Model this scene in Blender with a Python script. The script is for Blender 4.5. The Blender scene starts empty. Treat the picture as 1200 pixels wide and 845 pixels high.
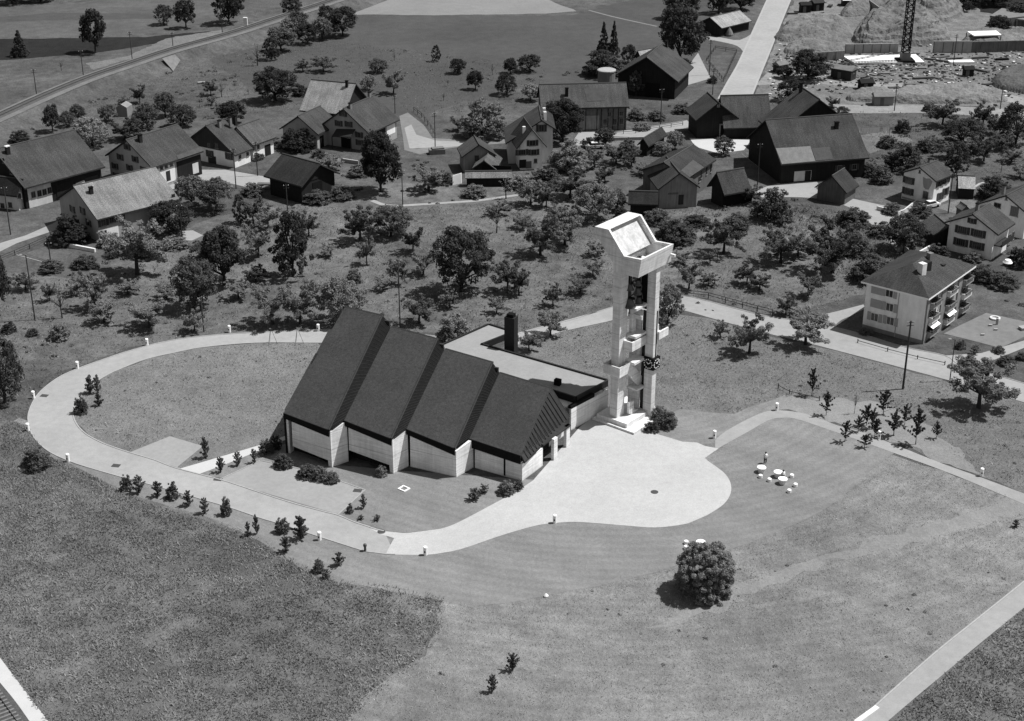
import bpy, math, random
import numpy as np
from mathutils import Vector
from mathutils.geometry import tessellate_polygon

# ------------------------------------------------------------------ basics
S = bpy.context.scene
COL = S.collection
RNG = random.Random(7)
FPX, PITCH, HC, CX, CY = 1800.0, math.radians(25), 100.0, 600.0, 422.5
CP, SP = math.cos(PITCH), math.sin(PITCH)

def ray(x, y):
    a, b = (x-CX)/FPX, -(y-CY)/FPX
    return np.array([a, CP+b*SP, -SP+b*CP])
CAM = np.array([0.0, 0.0, HC])
def G(x, y, z=0.0):
    """survey point: where a line of sight of the aerial survey meets height z"""
    d = ray(x, y)
    return CAM + (z-HC)/d[2]*d
def HT(g, ytop):
    """height of a thing standing at g whose top is sighted at row ytop"""
    q = (CY-ytop)/FPX
    return HC + g[1]*(q*CP-SP)/(CP+q*SP)
def MPP(g):
    return (g[1]*CP+(HC-g[2])*SP)/FPX
def unit(v):
    v = np.array(v, float); return v/np.linalg.norm(v)
def onplane(x, y, O, n):
    d = ray(x, y); n = np.array(n, float)
    return CAM + d*(((np.array(O)-CAM)@n)/(d@n))
UP = np.array([0, 0, 1.0])

def tag(o, label=None, cat=None, group=None, kind=None):
    if label: o['label'] = label
    if cat: o['category'] = cat
    if group: o['group'] = group
    if kind: o['kind'] = kind
    return o
def thing(name, label, cat, loc, group=None):
    o = bpy.data.objects.new(name, None); COL.objects.link(o)
    o.location = tuple(loc); o.empty_display_size = .5
    return tag(o, label, cat, group)

class MB:
    def __init__(s): s.v, s.f, s.m, s.uv = [], [], [], {}
    def face(s, pts, m=0, uv=None):
        b = len(s.v); s.v += [tuple(float(c) for c in p) for p in pts]
        if uv is not None: s.uv[len(s.f)] = uv
        s.f.append(tuple(range(b, b+len(pts)))); s.m.append(m)
    def prism(s, pts, off, m=0):
        """closed solid: polygon pts swept by vector off"""
        pts = [np.array(p, float) for p in pts]; off = np.array(off, float)
        b = len(s.v); n = len(pts)
        nrm = np.zeros(3)
        for i in range(n): nrm += np.cross(pts[i], pts[(i+1) % n])
        if nrm@off > 0: pts = pts[::-1]
        s.v += [tuple(p) for p in pts]+[tuple(p+off) for p in pts]
        s.f.append(tuple(range(b, b+n))); s.f.append(tuple(range(b+2*n-1, b+n-1, -1)))
        for i in range(n):
            j = (i+1) % n
            s.f.append((b+j, b+i, b+n+i, b+n+j))
        s.m += [m]*(n+2)
    def obox(s, c, ux, uy, uz, m=0):
        """box from corner c along three edge vectors"""
        c = np.array(c, float); ux, uy, uz = (np.array(q, float) for q in (ux, uy, uz))
        s.prism([c, c+ux, c+ux+uy, c+uy], uz, m)
    def box(s, cx, cy, cz, sx, sy, sz, rz=0, m=0):
        """box centred at cx,cy standing on cz"""
        a = np.array([math.cos(rz), math.sin(rz), 0]); b = np.array([-math.sin(rz), math.cos(rz), 0])
        s.obox(np.array([cx, cy, cz])-a*sx/2-b*sy/2, a*sx, b*sy, UP*sz, m)
    def lathe(s, c, prof, n=12, m=0):
        c = np.array(c, float); b = len(s.v); k = len(prof)
        for r, z in prof:
            for i in range(n):
                t = 2*math.pi*i/n; s.v.append((c[0]+r*math.cos(t), c[1]+r*math.sin(t), c[2]+z))
        for j in range(k-1):
            for i in range(n):
                i2 = (i+1) % n
                s.f.append((b+j*n+i, b+j*n+i2, b+(j+1)*n+i2, b+(j+1)*n+i)); s.m.append(m)
        s.f.append(tuple(b+i for i in range(n-1, -1, -1))); s.f.append(tuple(b+(k-1)*n+i for i in range(n))); s.m += [m, m]
    def tube(s, pts, rad, n=6, m=0):
        pts = [np.array(p, float) for p in pts]; b = len(s.v)
        for k, p in enumerate(pts):
            d = unit(pts[min(k+1, len(pts)-1)]-pts[max(k-1, 0)])
            x = np.cross(d, [0.3, 0.9, 0.1]) if abs(d[2]) > .9 else np.cross(d, UP)
            x = unit(x); y = np.cross(d, x); r = rad[k] if hasattr(rad, '__len__') else rad
            for i in range(n):
                t = 2*math.pi*i/n; s.v.append(tuple(p+x*r*math.cos(t)+y*r*math.sin(t)))
        for k in range(len(pts)-1):
            for i in range(n):
                i2 = (i+1) % n
                s.f.append((b+k*n+i, b+k*n+i2, b+(k+1)*n+i2, b+(k+1)*n+i)); s.m.append(m)
        s.f.append(tuple(b+i for i in range(n-1, -1, -1))); e = b+(len(pts)-1)*n
        s.f.append(tuple(e+i for i in range(n))); s.m += [m, m]
    def mesh(s, name, mats, loc=(0, 0, 0)):
        me = bpy.data.meshes.new(name)
        l = np.array(loc, float)
        me.from_pydata([tuple(np.array(p)-l) for p in s.v], [], s.f)
        for q in (mats if isinstance(mats, (list, tuple)) else [mats]): me.materials.append(q)
        if any(s.m): me.polygons.foreach_set('material_index', s.m)
        if s.uv:
            u = me.uv_layers.new(name='UVMap')
            for fi, uv in s.uv.items():
                for li, c in zip(me.polygons[fi].loop_indices, uv): u.data[li].uv = c
        me.update()
        return me
    def build(s, name, mats, parent=None, loc=None):
        if parent is not None:
            q = parent; l = np.zeros(3)
            while q is not None: l += np.array(q.location); q = q.parent
            me = s.mesh(name, mats, l)
        else:
            me = s.mesh(name, mats, loc if loc is not None else (0, 0, 0))
        o = bpy.data.objects.new(name, me); COL.objects.link(o)
        if parent is not None: o.parent = parent
        elif loc is not None: o.location = tuple(loc)
        return o

# --------------------------------------------------------------- materials
def nt(name):
    m = bpy.data.materials.new(name); m.use_nodes = True
    t = m.node_tree; b = t.nodes['Principled BSDF']
    b.inputs['Specular IOR Level'].default_value = .15
    return m, t, b
def N(t, typ, **kw):
    n = t.nodes.new(typ)
    for k, v in kw.items():
        if k in n.inputs: n.inputs[k].default_value = v
        else: setattr(n, k, v)
    return n
def math_(t, op, a, b=None, c=None):
    n = t.nodes.new('ShaderNodeMath'); n.operation = op
    for i, q in enumerate((a, b, c)):
        if q is None: continue
        if isinstance(q, (int, float)): n.inputs[i].default_value = q
        else: t.links.new(q, n.inputs[i])
    return n.outputs[0]
def noise(t, vec, scale, detail=4, stretch=None, rough=.6):
    if stretch:
        mp = N(t, 'ShaderNodeMapping'); mp.inputs['Scale'].default_value = stretch
        t.links.new(vec, mp.inputs['Vector']); vec = mp.outputs[0]
    n = N(t, 'ShaderNodeTexNoise', Scale=scale, Detail=detail, Roughness=rough)
    t.links.new(vec, n.inputs['Vector']); return n.outputs['Fac']
def rng(t, f, lo, hi, a=.25, b=.75):
    n = t.nodes.new('ShaderNodeMapRange'); t.links.new(f, n.inputs[0])
    for i, q in enumerate((a, b, lo, hi)): n.inputs[i+1].default_value = q
    return n.outputs[0]
def mat(name, g, layers=((1.0, .25, None),), rough=.9, bump=None, coord='Object', spec=.15, rnd=0.0, metal=0.0, joints=0):
    """grey material: g times a product of noise layers (scale, +-amount, stretch)"""
    m, t, b = nt(name)
    tc = N(t, 'ShaderNodeTexCoord'); vec = tc.outputs[coord]
    val = None
    for sc, am, st in layers:
        f = rng(t, noise(t, vec, sc, 5, st), 1-am, 1+am)
        val = f if val is None else math_(t, 'MULTIPLY', val, f)
    if joints:   # pour joints of cast concrete
        sp = N(t, 'ShaderNodeSeparateXYZ'); t.links.new(vec, sp.inputs[0])
        fr = math_(t, 'FRACT', math_(t, 'DIVIDE', sp.outputs[2], joints))
        f = rng(t, fr, .72, 1.0, .02, .06); val = math_(t, 'MULTIPLY', val, f)
    if rnd:
        oi = N(t, 'ShaderNodeObjectInfo')
        f = rng(t, oi.outputs['Random'], 1-rnd, 1+rnd, 0, 1)
        val = f if val is None else math_(t, 'MULTIPLY', val, f)
    if val is None: b.inputs['Base Color'].default_value = (g, g, g, 1)
    else: t.links.new(math_(t, 'MULTIPLY', val, g), b.inputs['Base Color'])
    b.inputs['Roughness'].default_value = rough; b.inputs['Specular IOR Level'].default_value = spec
    b.inputs['Metallic'].default_value = metal
    if bump:
        bn = N(t, 'ShaderNodeBump', Strength=bump[1], Distance=bump[2] if len(bump) > 2 else .1)
        t.links.new(noise(t, vec, bump[0], 4, bump[3] if len(bump) > 3 else None), bn.inputs['Height'])
        t.links.new(bn.outputs[0], b.inputs['Normal'])
    return m
def roofmat(name, g, streak=.28, patch=.35, speck=.6):
    """roof tiles: courses across, streaks down the slope (UV in metres)"""
    m, t, b = nt(name); tc = N(t, 'ShaderNodeTexCoord'); uv = tc.outputs['UV']
    f = rng(t, noise(t, uv, 1.0, 4, (1.6, .18, 1)), 1-streak, 1+streak)
    f = math_(t, 'MULTIPLY', f, rng(t, noise(t, uv, .25, 4), 1-patch, 1+patch))
    f = math_(t, 'MULTIPLY', f, rng(t, noise(t, uv, 4.5, 3), 1-speck, 1+speck))
    w = N(t, 'ShaderNodeTexWave', Scale=1.05, Distortion=.6); w.bands_direction = 'Y'; w.wave_profile = 'SAW'
    t.links.new(uv, w.inputs['Vector'])
    f = math_(t, 'MULTIPLY', f, rng(t, w.outputs['Fac'], .8, 1.08, 0, 1))
    t.links.new(math_(t, 'MULTIPLY', f, g), b.inputs['Base Color']); b.inputs['Roughness'].default_value = .85
    bn = N(t, 'ShaderNodeBump', Strength=.6, Distance=.12); t.links.new(w.outputs['Fac'], bn.inputs['Height'])
    t.links.new(bn.outputs[0], b.inputs['Normal'])
    return m

M = {}
def grass(name, g, patch=.2, mid=.25, fine=.3, bump=.6, stripes=0):
    m, t, b = nt(name); tc = N(t, 'ShaderNodeTexCoord'); v = tc.outputs['Object']
    f = rng(t, noise(t, v, .045, 4), 1-patch, 1+patch)
    f = math_(t, 'MULTIPLY', f, rng(t, noise(t, v, .35, 6, None, .7), 1-mid, 1+mid))
    f = math_(t, 'MULTIPLY', f, rng(t, noise(t, v, 2.2, 5, None, .75), 1-fine, 1+fine))
    if stripes:
        # swaths left by the mower, curving round the forecourt, and straight tracks
        w = N(t, 'ShaderNodeTexWave', Scale=.20, Distortion=3.5, Detail=2); w.wave_type = 'RINGS'; w.rings_direction = 'Z'; w.inputs['Detail Scale'].default_value = .12
        mp = N(t, 'ShaderNodeMapping'); mp.inputs['Location'].default_value = (-14, -215, 0)
        t.links.new(v, mp.inputs['Vector']); t.links.new(mp.outputs[0], w.inputs['Vector'])
        f = math_(t, 'MULTIPLY', f, rng(t, w.outputs['Fac'], 1-stripes, 1+stripes, 0, 1))
        w = N(t, 'ShaderNodeTexWave', Scale=.045, Distortion=5, Detail=3); w.inputs['Detail Scale'].default_value = .2
        mp = N(t, 'ShaderNodeMapping'); mp.inputs['Rotation'].default_value = (0, 0, -.95)
        t.links.new(v, mp.inputs['Vector']); t.links.new(mp.outputs[0], w.inputs['Vector'])
        f = math_(t, 'MULTIPLY', f, rng(t, w.outputs['Fac'], 1-stripes*1.2, 1+stripes*1.2, 0, 1))
    t.links.new(math_(t, 'MULTIPLY', f, g), b.inputs['Base Color']); b.inputs['Roughness'].default_value = 1
    b.inputs['Specular IOR Level'].default_value = .05
    bn = N(t, 'ShaderNodeBump', Strength=bump, Distance=.5)
    t.links.new(noise(t, v, 1.6, 6, None, .75), bn.inputs['Height']); t.links.new(bn.outputs[0], b.inputs['Normal'])
    M[name] = m; return m
GR = dict(ground=.080, orchard=.110, lawn=.175, meadow_light=.195, meadow_dark=.132, loop=.165, far=.066, pale=.18, stubble=.085, mid=.145)
grass('g_base', GR['ground'], .35, .45, .4)
grass('g_orchard', GR['orchard'], .4, .5, .4)
grass('g_lawn', GR['lawn'], .12, .14, .2, .4, .045)
grass('g_light', GR['meadow_light'], .26, .3, .25, .8, .045)
grass('g_track', GR['meadow_light']*1.02, .15, .18, .2, .5)
grass('g_dark', GR['meadow_dark'], .4, .35, .3, .8)
grass('g_loop', GR['loop'], .15, .25, .35, .8)
grass('g_mid', GR['mid'], .2, .25, .35, .8)
grass('g_far', GR['far'], .15, .18, .2, .4)
grass('g_pale', GR['pale'], .1, .1, .12, .3)
grass('g_stub', GR['stubble'], .25, .25, .3, .5)
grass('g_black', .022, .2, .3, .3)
M['asphalt'] = mat('asphalt', .275, ((.10, .12, None), (.9, .10, None), (9, .12, None)), bump=(14, .15, .03))
M['road'] = mat('road', .255, ((.1, .1, None), (.9, .1, None), (6, .08, None)), bump=(10, .2, .03))
M['road_dim'] = mat('road_dim', .15, ((.1, .15, None), (.9, .15, None), (5, .1, None)), bump=(8, .3, .04))
M['plaza'] = mat('plaza', .365, ((.12, .07, None), (.9, .07, None), (4, .10, None), (14, .22, None)), bump=(12, .2, .03))
M['concrete_path'] = mat('concrete_path', .42, ((.4, .06, None), (6, .06, None)))
M['parking'] = mat('parking', .245, ((.2, .08, None), (1.5, .1, None), (9, .08, None)))
M['dirt'] = mat('dirt', .135, ((.05, .35, None), (.35, .35, None), (2.5, .3, None)), bump=(.8, 1, .6))
M['dirt_pale'] = mat('dirt_pale', .21, ((.08, .2, None), (.6, .2, None), (3, .15, None)), bump=(1.2, .6, .3))
M['earth'] = mat('earth', .085, ((.2, .25, None), (1.5, .3, None)), bump=(1.5, .8, .3))
M['ballast'] = mat('ballast', .07, ((1, .2, None), (7, .4, None)), bump=(6, .8, .1))
M['gravel_edge'] = mat('gravel_edge', .13, ((.3, .2, None), (4, .3, None)), bump=(4, .6, .1))
M['steel'] = mat('steel', .06, ((2, .2, None),), rough=.5)
M['conc'] = mat('board_concrete', .70, joints=2.6, layers= ((.35, .14, None), (1.0, .2, (.35, .35, 5.5)), (1.0, .12, (2.5, 2.5, .2)), (6, .08, None)), bump=(1.0, .35, .05, (.35, .35, 6)))
M['conc_tower'] = mat('tower_concrete', .62, joints=2.3, layers= ((.3, .18, None), (1.0, .18, (.4, .4, 4)), (1.0, .16, (2.2, 2.2, .18)), (5, .08, None)), bump=(1.0, .3, .05, (.4, .4, 5)))
M['conc_rough'] = mat('weathered_concrete', .46, ((.8, .25, None), (3, .2, None)), bump=(5, .3, .05))
M['conc_kerb'] = mat('kerb_concrete', .3, ((2, .15, None),))
M['church_roof'] = mat('church_roof', .036, ((.25, .18, None), (2.5, .3, None), (9, .55, None)), rough=.8, bump=(10, .3, .03))
M['church_rib'] = mat('church_roof_metal', .038, ((2, .2, None),), rough=.9, spec=.05)
M['black'] = mat('black_metal', .012, ((2, .2, None),), rough=.9, spec=.02)
M['bitumen'] = mat('bitumen', .02, ((2, .2, None),), rough=.7)
M['flatroof'] = mat('gravel_flat_roof', .24, ((.3, .08, None), (2, .08, None), (9, .12, None)))
M['white'] = mat('white_paint', .80, ((1, .04, None),))
M['offwhite'] = mat('weathered_white', .62, ((.8, .18, None), (5, .1, None)))
M['glass'] = mat('window_glass', .02, (), rough=.15, spec=.6)
M['window'] = mat('window_frame', .18, ((2, .1, None),))
M['frame_white'] = mat('window_frame_white', .65, ())
M['shutter'] = mat('shutter', .05, ((3, .2, None),))
M['shutter_pale'] = mat('shutter_pale', .30, ((3, .1, None),))
for k, g in dict(white=.72, offw=.52, grey=.30, dim=.20).items():
    M['pl_'+k] = mat('plaster_'+k, g, ((.4, .10, None), (1.0, .14, (1.2, 1.2, .25)), (5, .06, None)))
for k, g in dict(black=.016, dark=.032, mid=.11, pale=.20).items():
    M['wd_'+k] = mat('boards_'+k, g, ((1.0, .3, (4, 4, .25)), (.5, .2, None)), bump=(1.0, .5, .06, (5, 5, .1)))
for k, g in dict(dark=.034, black=.02, mid=.05, grey=.078, pale=.17, light=.26).items():
    M['rf_'+k] = roofmat('roof_'+k, g)
M['chimney'] = mat('chimney_brick', .16, ((3, .25, None),))
M['chimney_dark'] = mat('chimney_dark', .02, ((3, .25, None),))
M['bark'] = mat('bark', .035, ((4, .3, None),), rnd=.2)
M['pole'] = mat('pole_wood', .05, ((2, .25, None),), rnd=.2)
def leafmat(name, g, transl=.38):
    m, t, b = nt(name); t.nodes.remove(b); out = t.nodes['Material Output']
    geo = N(t, 'ShaderNodeNewGeometry'); oi = N(t, 'ShaderNodeObjectInfo'); tc = N(t, 'ShaderNodeTexCoord')
    f = rng(t, geo.outputs['Random Per Island'], .7, 1.3, 0, 1)
    f = math_(t, 'MULTIPLY', f, rng(t, oi.outputs['Random'], .78, 1.25, 0, 1))
    f = math_(t, 'MULTIPLY', f, rng(t, noise(t, tc.outputs['Object'], .8, 3), .6, 1.4))
    c = math_(t, 'MULTIPLY', f, g)
    d = N(t, 'ShaderNodeBsdfDiffuse'); tr = N(t, 'ShaderNodeBsdfTranslucent'); mx = N(t, 'ShaderNodeMixShader', Fac=transl)
    t.links.new(c, d.inputs['Color']); t.links.new(c, tr.inputs['Color'])
    t.links.new(d.outputs[0], mx.inputs[1]); t.links.new(tr.outputs[0], mx.inputs[2])
    t.links.new(mx.outputs[0], out.inputs['Surface'])
    M[name] = m
leafmat('leaf_dark', .062); leafmat('leaf_mid', .11); leafmat('leaf_pale', .20); leafmat('leaf_shrub', .14)
leafmat('leaf_flower', .16)
def tuftmat(name, g, lo=.6, hi=1.5):
    m, t, b = nt(name); t.nodes.remove(b); out = t.nodes['Material Output']
    geo = N(t, 'ShaderNodeNewGeometry'); tc = N(t, 'ShaderNodeTexCoord')
    f = rng(t, geo.outputs['Random Per Island'], lo, hi, 0, 1)
    f = math_(t, 'MULTIPLY', f, rng(t, noise(t, tc.outputs['Object'], .05, 4), .66, 1.36))
    f = math_(t, 'MULTIPLY', f, rng(t, noise(t, tc.outputs['Object'], .35, 5), .76, 1.26))
    c = math_(t, 'MULTIPLY', f, g)
    d = N(t, 'ShaderNodeBsdfDiffuse'); tr = N(t, 'ShaderNodeBsdfTranslucent'); mx = N(t, 'ShaderNodeMixShader', Fac=.3)
    t.links.new(c, d.inputs['Color']); t.links.new(c, tr.inputs['Color'])
    t.links.new(d.outputs[0], mx.inputs[1]); t.links.new(tr.outputs[0], mx.inputs[2])
    t.links.new(mx.outputs[0], out.inputs['Surface']); M[name] = m

# ------------------------------------------------------- camera, sun, sky
cam = bpy.data.cameras.new('camera'); co = bpy.data.objects.new('camera', cam); COL.objects.link(co)
co.location = (0, 0, HC); co.rotation_euler = (math.pi/2-PITCH, 0, 0)
cam.sensor_fit = 'HORIZONTAL'; cam.sensor_width = 36; cam.lens = 36*FPX/1200; cam.clip_start = 1; cam.clip_end = 20000
S.camera = co
SUN = unit((.545, .09, 1.0))
sl = bpy.data.lights.new('sun', 'SUN'); sl.energy = 4.6; sl.angle = math.radians(.5); sl.color = (1, .998, .995)
so = bpy.data.objects.new('sun', sl); COL.objects.link(so); so.location = (60, 150, 150)
so.rotation_euler = Vector(-SUN).to_track_quat('-Z', 'Y').to_euler()
wd = bpy.data.worlds.new('World'); S.world = wd; wd.use_nodes = True
wt = wd.node_tree; bg = wt.nodes['Background']
sk = wt.nodes.new('ShaderNodeTexSky'); sk.sky_type = 'NISHITA'; sk.sun_disc = False
sk.sun_elevation = math.asin(SUN[2]); sk.sun_rotation = math.atan2(SUN[0], SUN[1])
bw = wt.nodes.new('ShaderNodeRGBToBW')       # panchromatic black-and-white film
wt.links.new(sk.outputs[0], bw.inputs[0]); wt.links.new(bw.outputs[0], bg.inputs['Color'])
bg.inputs['Strength'].default_value = .08
S.view_settings.view_transform = 'Standard'; S.view_settings.look = 'None'
S.view_settings.exposure = .42; S.view_settings.gamma = 1; S.view_settings.use_curve_mapping = False
S.render.engine = 'CYCLES'
S.cycles.max_bounces = 6; S.cycles.diffuse_bounces = 4

# ------------------------------------------------------ sheets and roads
def smooth(pts, n=5, closed=False):
    pts = [np.array(p, float) for p in pts]; out = []
    m = len(pts)
    for i in range(m if closed else m-1):
        p0 = pts[(i-1) % m] if closed or i > 0 else pts[0]; p1 = pts[i]; p2 = pts[(i+1) % m]
        p3 = pts[(i+2) % m] if closed or i+2 < m else pts[-1]
        for k in range(n):
            t = k/n
            out.append(.5*((2*p1)+(-p0+p2)*t+(2*p0-5*p1+4*p2-p3)*t*t+(-p0+3*p1-3*p2+p3)*t**3))
    if not closed: out.append(pts[-1])
    return out
def wob(pts, amp, step=2.0, closed=True):
    """ragged edge for grown things"""
    out = []; n = len(pts)
    for i in range(n if closed else n-1):
        a, b = np.array(pts[i]), np.array(pts[(i+1) % n]); k = max(1, int(np.linalg.norm(b-a)/step))
        for j in range(k):
            p = a+(b-a)*j/k
            out.append(p+np.array([RNG.uniform(-amp, amp), RNG.uniform(-amp, amp), 0]))
    return out
def sheet(name, pts, z, m, parent=None):
    pts = [np.array([p[0], p[1], z], float) for p in pts]
    me = bpy.data.meshes.new(name)
    tris = tessellate_polygon([[Vector(p) for p in pts]])
    fs = []
    for t in tris:
        a, b, c = (pts[i] for i in t)
        cr = (b-a)[0]*(c-a)[1]-(b-a)[1]*(c-a)[0]
        if abs(cr) < 1e-9: continue
        fs.append(tuple(t) if cr > 0 else tuple(t[::-1]))
    me.from_pydata([tuple(p) for p in pts], [], fs); me.materials.append(m); me.update()
    o = bpy.data.objects.new(name, me); COL.objects.link(o)
    if parent: o.parent = parent
    else: o['kind'] = 'structure'
    return o
def gp(px): return [G(*p) for p in px]
def band(name, L, R, z, m, n=5, raw=False):
    """road between two surveyed edges"""
    L = smooth(gp(L), n); R = smooth(gp(R), n)
    return sheet(name, L+R[::-1], z, m), L, R
def offset_line(c, w):
    L, R = [], []
    for i, p in enumerate(c):
        d = unit((c[min(i+1, len(c)-1)]-c[max(i-1, 0)])[:2]); n_ = np.array([-d[1], d[0], 0])
        L.append(p+n_*w/2); R.append(p-n_*w/2)
    return L, R
def way(name, px, w, z, m, n=5):
    L, R = offset_line(smooth(gp(px), n), w)
    return sheet(name, L+R[::-1], z, m)
def kerb(name, line, w, h, m, z0=0.0):
    L, R = offset_line(line, w); b = MB(); k = len(L)
    for i in range(k-1):
        l0, l1, r0, r1 = (np.array([p[0], p[1], z0+h]) for p in (L[i], L[i+1], R[i], R[i+1]))
        dn = UP*(h+.02)
        b.face([r0, r1, l1, l0]); b.face([l0, l1, l1-dn, l0-dn]); b.face([r1, r0, r0-dn, r1-dn])
    o = b.build(name, m); o['kind'] = 'structure'; return o

# the ground: one sheet to the horizon
gb = MB(); gb.face([(-9000, -3000, 0), (9000, -3000, 0), (9000, 14000, 0), (-9000, 14000, 0)])
gb.build('ground', M['g_base'])['kind'] = 'structure'
def field(name, px, z, m, amp=.4, step=2.5):
    return sheet(name, wob(gp(px), amp, step), z, m)
field('orchard_meadow', [(-40, 330), (0, 318), (120, 330), (230, 262), (330, 232), (470, 214), (640, 222), (735, 250), (900, 232), (1015, 262), (1060, 300), (1010, 345), (900, 372), (800, 345), (700, 366), (600, 392), (300, 388), (150, 408), (60, 440), (-60, 470)], .010, M['g_orchard'])
field('upper_meadow', [(235, 60), (330, 40), (420, 18), (670, 18), (740, 0), (800, -20), (880, -20), (850, 60), (760, 95), (600, 100), (480, 140), (300, 110)], .008, M['g_far'])
field('hayfield', [(383, 18), (400, 8), (418, 0), (440, -6), (630, -6), (650, 3), (676, 13), (640, 16), (500, 18), (440, 17)], .016, M['g_pale'], .3)
field('stubble_field', [(-20, 16), (20, 9), (100, 2), (160, -5), (340, -5), (330, 8), (250, 22), (190, 38), (120, 43), (-20, 44)], .012, M['g_stub'], .3)
field('dark_stubble_strip', [(-20, 22), (60, 15), (180, 16), (185, 22), (60, 24), (-20, 26)], .018, M['g_far'], .3)
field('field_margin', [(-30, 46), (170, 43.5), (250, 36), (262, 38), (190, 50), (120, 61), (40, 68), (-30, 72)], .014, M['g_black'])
field('rough_verge', [(100, 74), (150, 66), (195, 45), (260, 35), (262, 40), (200, 58), (150, 70), (110, 82)], .016, M['g_mid'], .5, 1.5)
field('church_meadow', [(605, 392), (712, 378), (772, 366), (830, 372), (900, 394), (1000, 417), (1112, 447), (1215, 478), (1215, 585), (1150, 558), (1050, 520), (982, 497), (925, 480), (900, 481), (850, 505), (757, 505), (712, 480), (560, 420)], .012, M['g_mid'])
field('loop_meadow', [(372, 402), (300, 402), (225, 409), (172, 421), (125, 440), (100, 457), (86, 478), (88, 493), (110, 515), (150, 530), (207, 548), (330, 520), (350, 480), (400, 430)], .020, M['g_loop'], .25)
field('tall_meadow', [(33, 500), (58, 535), (110, 556), (143, 575), (180, 590), (235, 606), (270, 618), (304, 634), (330, 650), (357, 668), (400, 683), (460, 692), (517, 703), (512, 735), (495, 768), (455, 795), (425, 820), (395, 860), (60, 860), (-40, 740), (-80, 560), (-30, 480)], .024, M['g_dark'], .5)
field('hay_meadow', [(20, 490), (300, 560), (600, 600), (900, 490), (1100, 550), (1240, 600), (1240, 660), (1100, 770), (985, 870), (-60, 870), (-60, 560)], .018, M['g_light'], .4)
field('lawn', [(85, 545), (143, 555), (270, 590), (360, 615), (430, 640), (500, 645), (545, 640), (600, 620), (660, 605), (800, 600), (835, 575), (835, 545), (850, 520), (900, 490), (932, 488), (1000, 512), (1050, 530), (1022, 549), (1008, 562), (990, 582), (947, 609), (900, 628), (860, 643), (767, 672), (700, 687), (640, 699), (600, 706), (547, 711), (517, 703), (460, 692), (400, 683), (357, 668), (330, 650), (304, 634), (270, 616), (235, 604), (180, 588), (140, 573)], .032, M['g_lawn'], .15)
field('mown_track', [(960, 650), (1060, 622), (1200, 580), (1215, 600), (1080, 634), (960, 664), (870, 700), (800, 730), (760, 735), (850, 695)], .030, M['g_track'], 1.0, 1.5)
field('tower_lawn', [(757, 505), (800, 518), (824, 522), (850, 507), (900, 482), (925, 476), (920, 462), (860, 485), (800, 480), (770, 488)], .026, M['g_lawn'], .3)
field('sapling_strip', [(900, 480), (925, 465), (960, 466), (1020, 470), (1090, 498), (1140, 545), (1150, 558), (1050, 520), (982, 497), (925, 480)], .028, M['g_track'], .8, 1.5)
field('front_lawn', [(260, 563), (233, 556), (312, 524), (340, 520), (390, 545), (470, 552), (560, 558), (625, 562), (607, 576), (575, 593), (540, 611), (520, 619), (501, 622), (477, 625), (456, 623), (396, 604)], .034, M['g_lawn'], .1)
field('road_slope', [(915, 230), (1000, 246), (1062, 300), (1040, 310), (1000, 285), (940, 250)], .014, M['g_base'], .5)
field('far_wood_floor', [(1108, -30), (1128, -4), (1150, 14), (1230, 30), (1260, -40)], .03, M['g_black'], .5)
# roads
OUT = [(700, 366), (660, 377), (620, 388), (585, 396), (540, 397), (480, 391), (420, 386), (372, 387), (300, 390), (240, 394), (192, 401), (150, 412), (120, 422), (92, 432), (70, 442), (52, 455), (42, 466), (35, 480), (33, 492), (37, 508), (47, 521), (62, 532), (85, 542), (110, 550), (145, 560), (172, 567), (235, 585), (272, 596), (304, 607), (324, 613), (361, 625), (395, 636), (427, 646), (440, 648), (452, 649.5), (463, 650)]
INN = [(712, 377), (662, 388), (627, 398), (590, 408), (540, 412), (480, 407), (420, 402), (372, 402), (300, 402), (240, 407), (207, 413), (172, 421), (145, 431), (125, 440), (107, 452), (95, 464), (87, 478), (86, 488), (91, 499), (101, 509), (117, 518), (132, 524), (150, 530), (180, 539), (207, 549), (260, 563), (300, 576), (340, 589), (380, 600), (396, 604), (415, 612), (430, 617), (440, 620.5), (450, 622.8)]
_, OL, IL = band('loop_road', OUT, INN, .040, M['asphalt'])
kerb('kerb', OL, .18, .10, M['conc_kerb']); kerb('kerb', IL, .18, .10, M['conc_kerb'])
pz = smooth(gp([(433, 619.5), (445, 622), (462, 624), (477, 625), (501, 622), (520, 619), (540, 611), (575, 592.5), (607, 575), (625, 563)]), 5)
pz += gp([(638, 548), (680, 500), (712, 478), (757, 505), (800, 518), (817, 519), (826, 523), (842, 526), (826, 537)])
pz += smooth(gp([(829, 540), (850, 556), (857, 572), (851, 588), (834, 601), (815, 610), (800, 615), (767, 618.5), (730, 616), (700, 613.5), (675, 612), (653, 613), (627, 616.5), (587, 628), (543, 643), (520, 648), (500, 650.5), (475, 650.5), (452, 650)]), 5)
pz += gp([(457, 640), (462, 631), (446, 626.5)])
sheet('plaza', pz, .050, M['plaza'])
band('footpath', [(838, 516), (850, 506), (875, 492), (900, 482), (925, 482), (950, 487), (982, 499), (1005, 505), (1050, 522), (1100, 542), (1150, 560), (1230, 590)],
     [(838, 528), (850, 521), (877, 506), (900, 493), (915, 490), (932, 491), (957, 499), (1000, 514), (1050, 532), (1100, 550), (1150, 570), (1230, 604)], .046, M['road'])
UPR = [(600, 393), (632, 384), (670, 375), (712, 362), (760, 348), (795, 346), (825, 352), (862, 362), (900, 371), (960, 380), (1007, 391), (1060, 407), (1107, 417), (1125, 428), (1160, 438), (1230, 458)]
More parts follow.
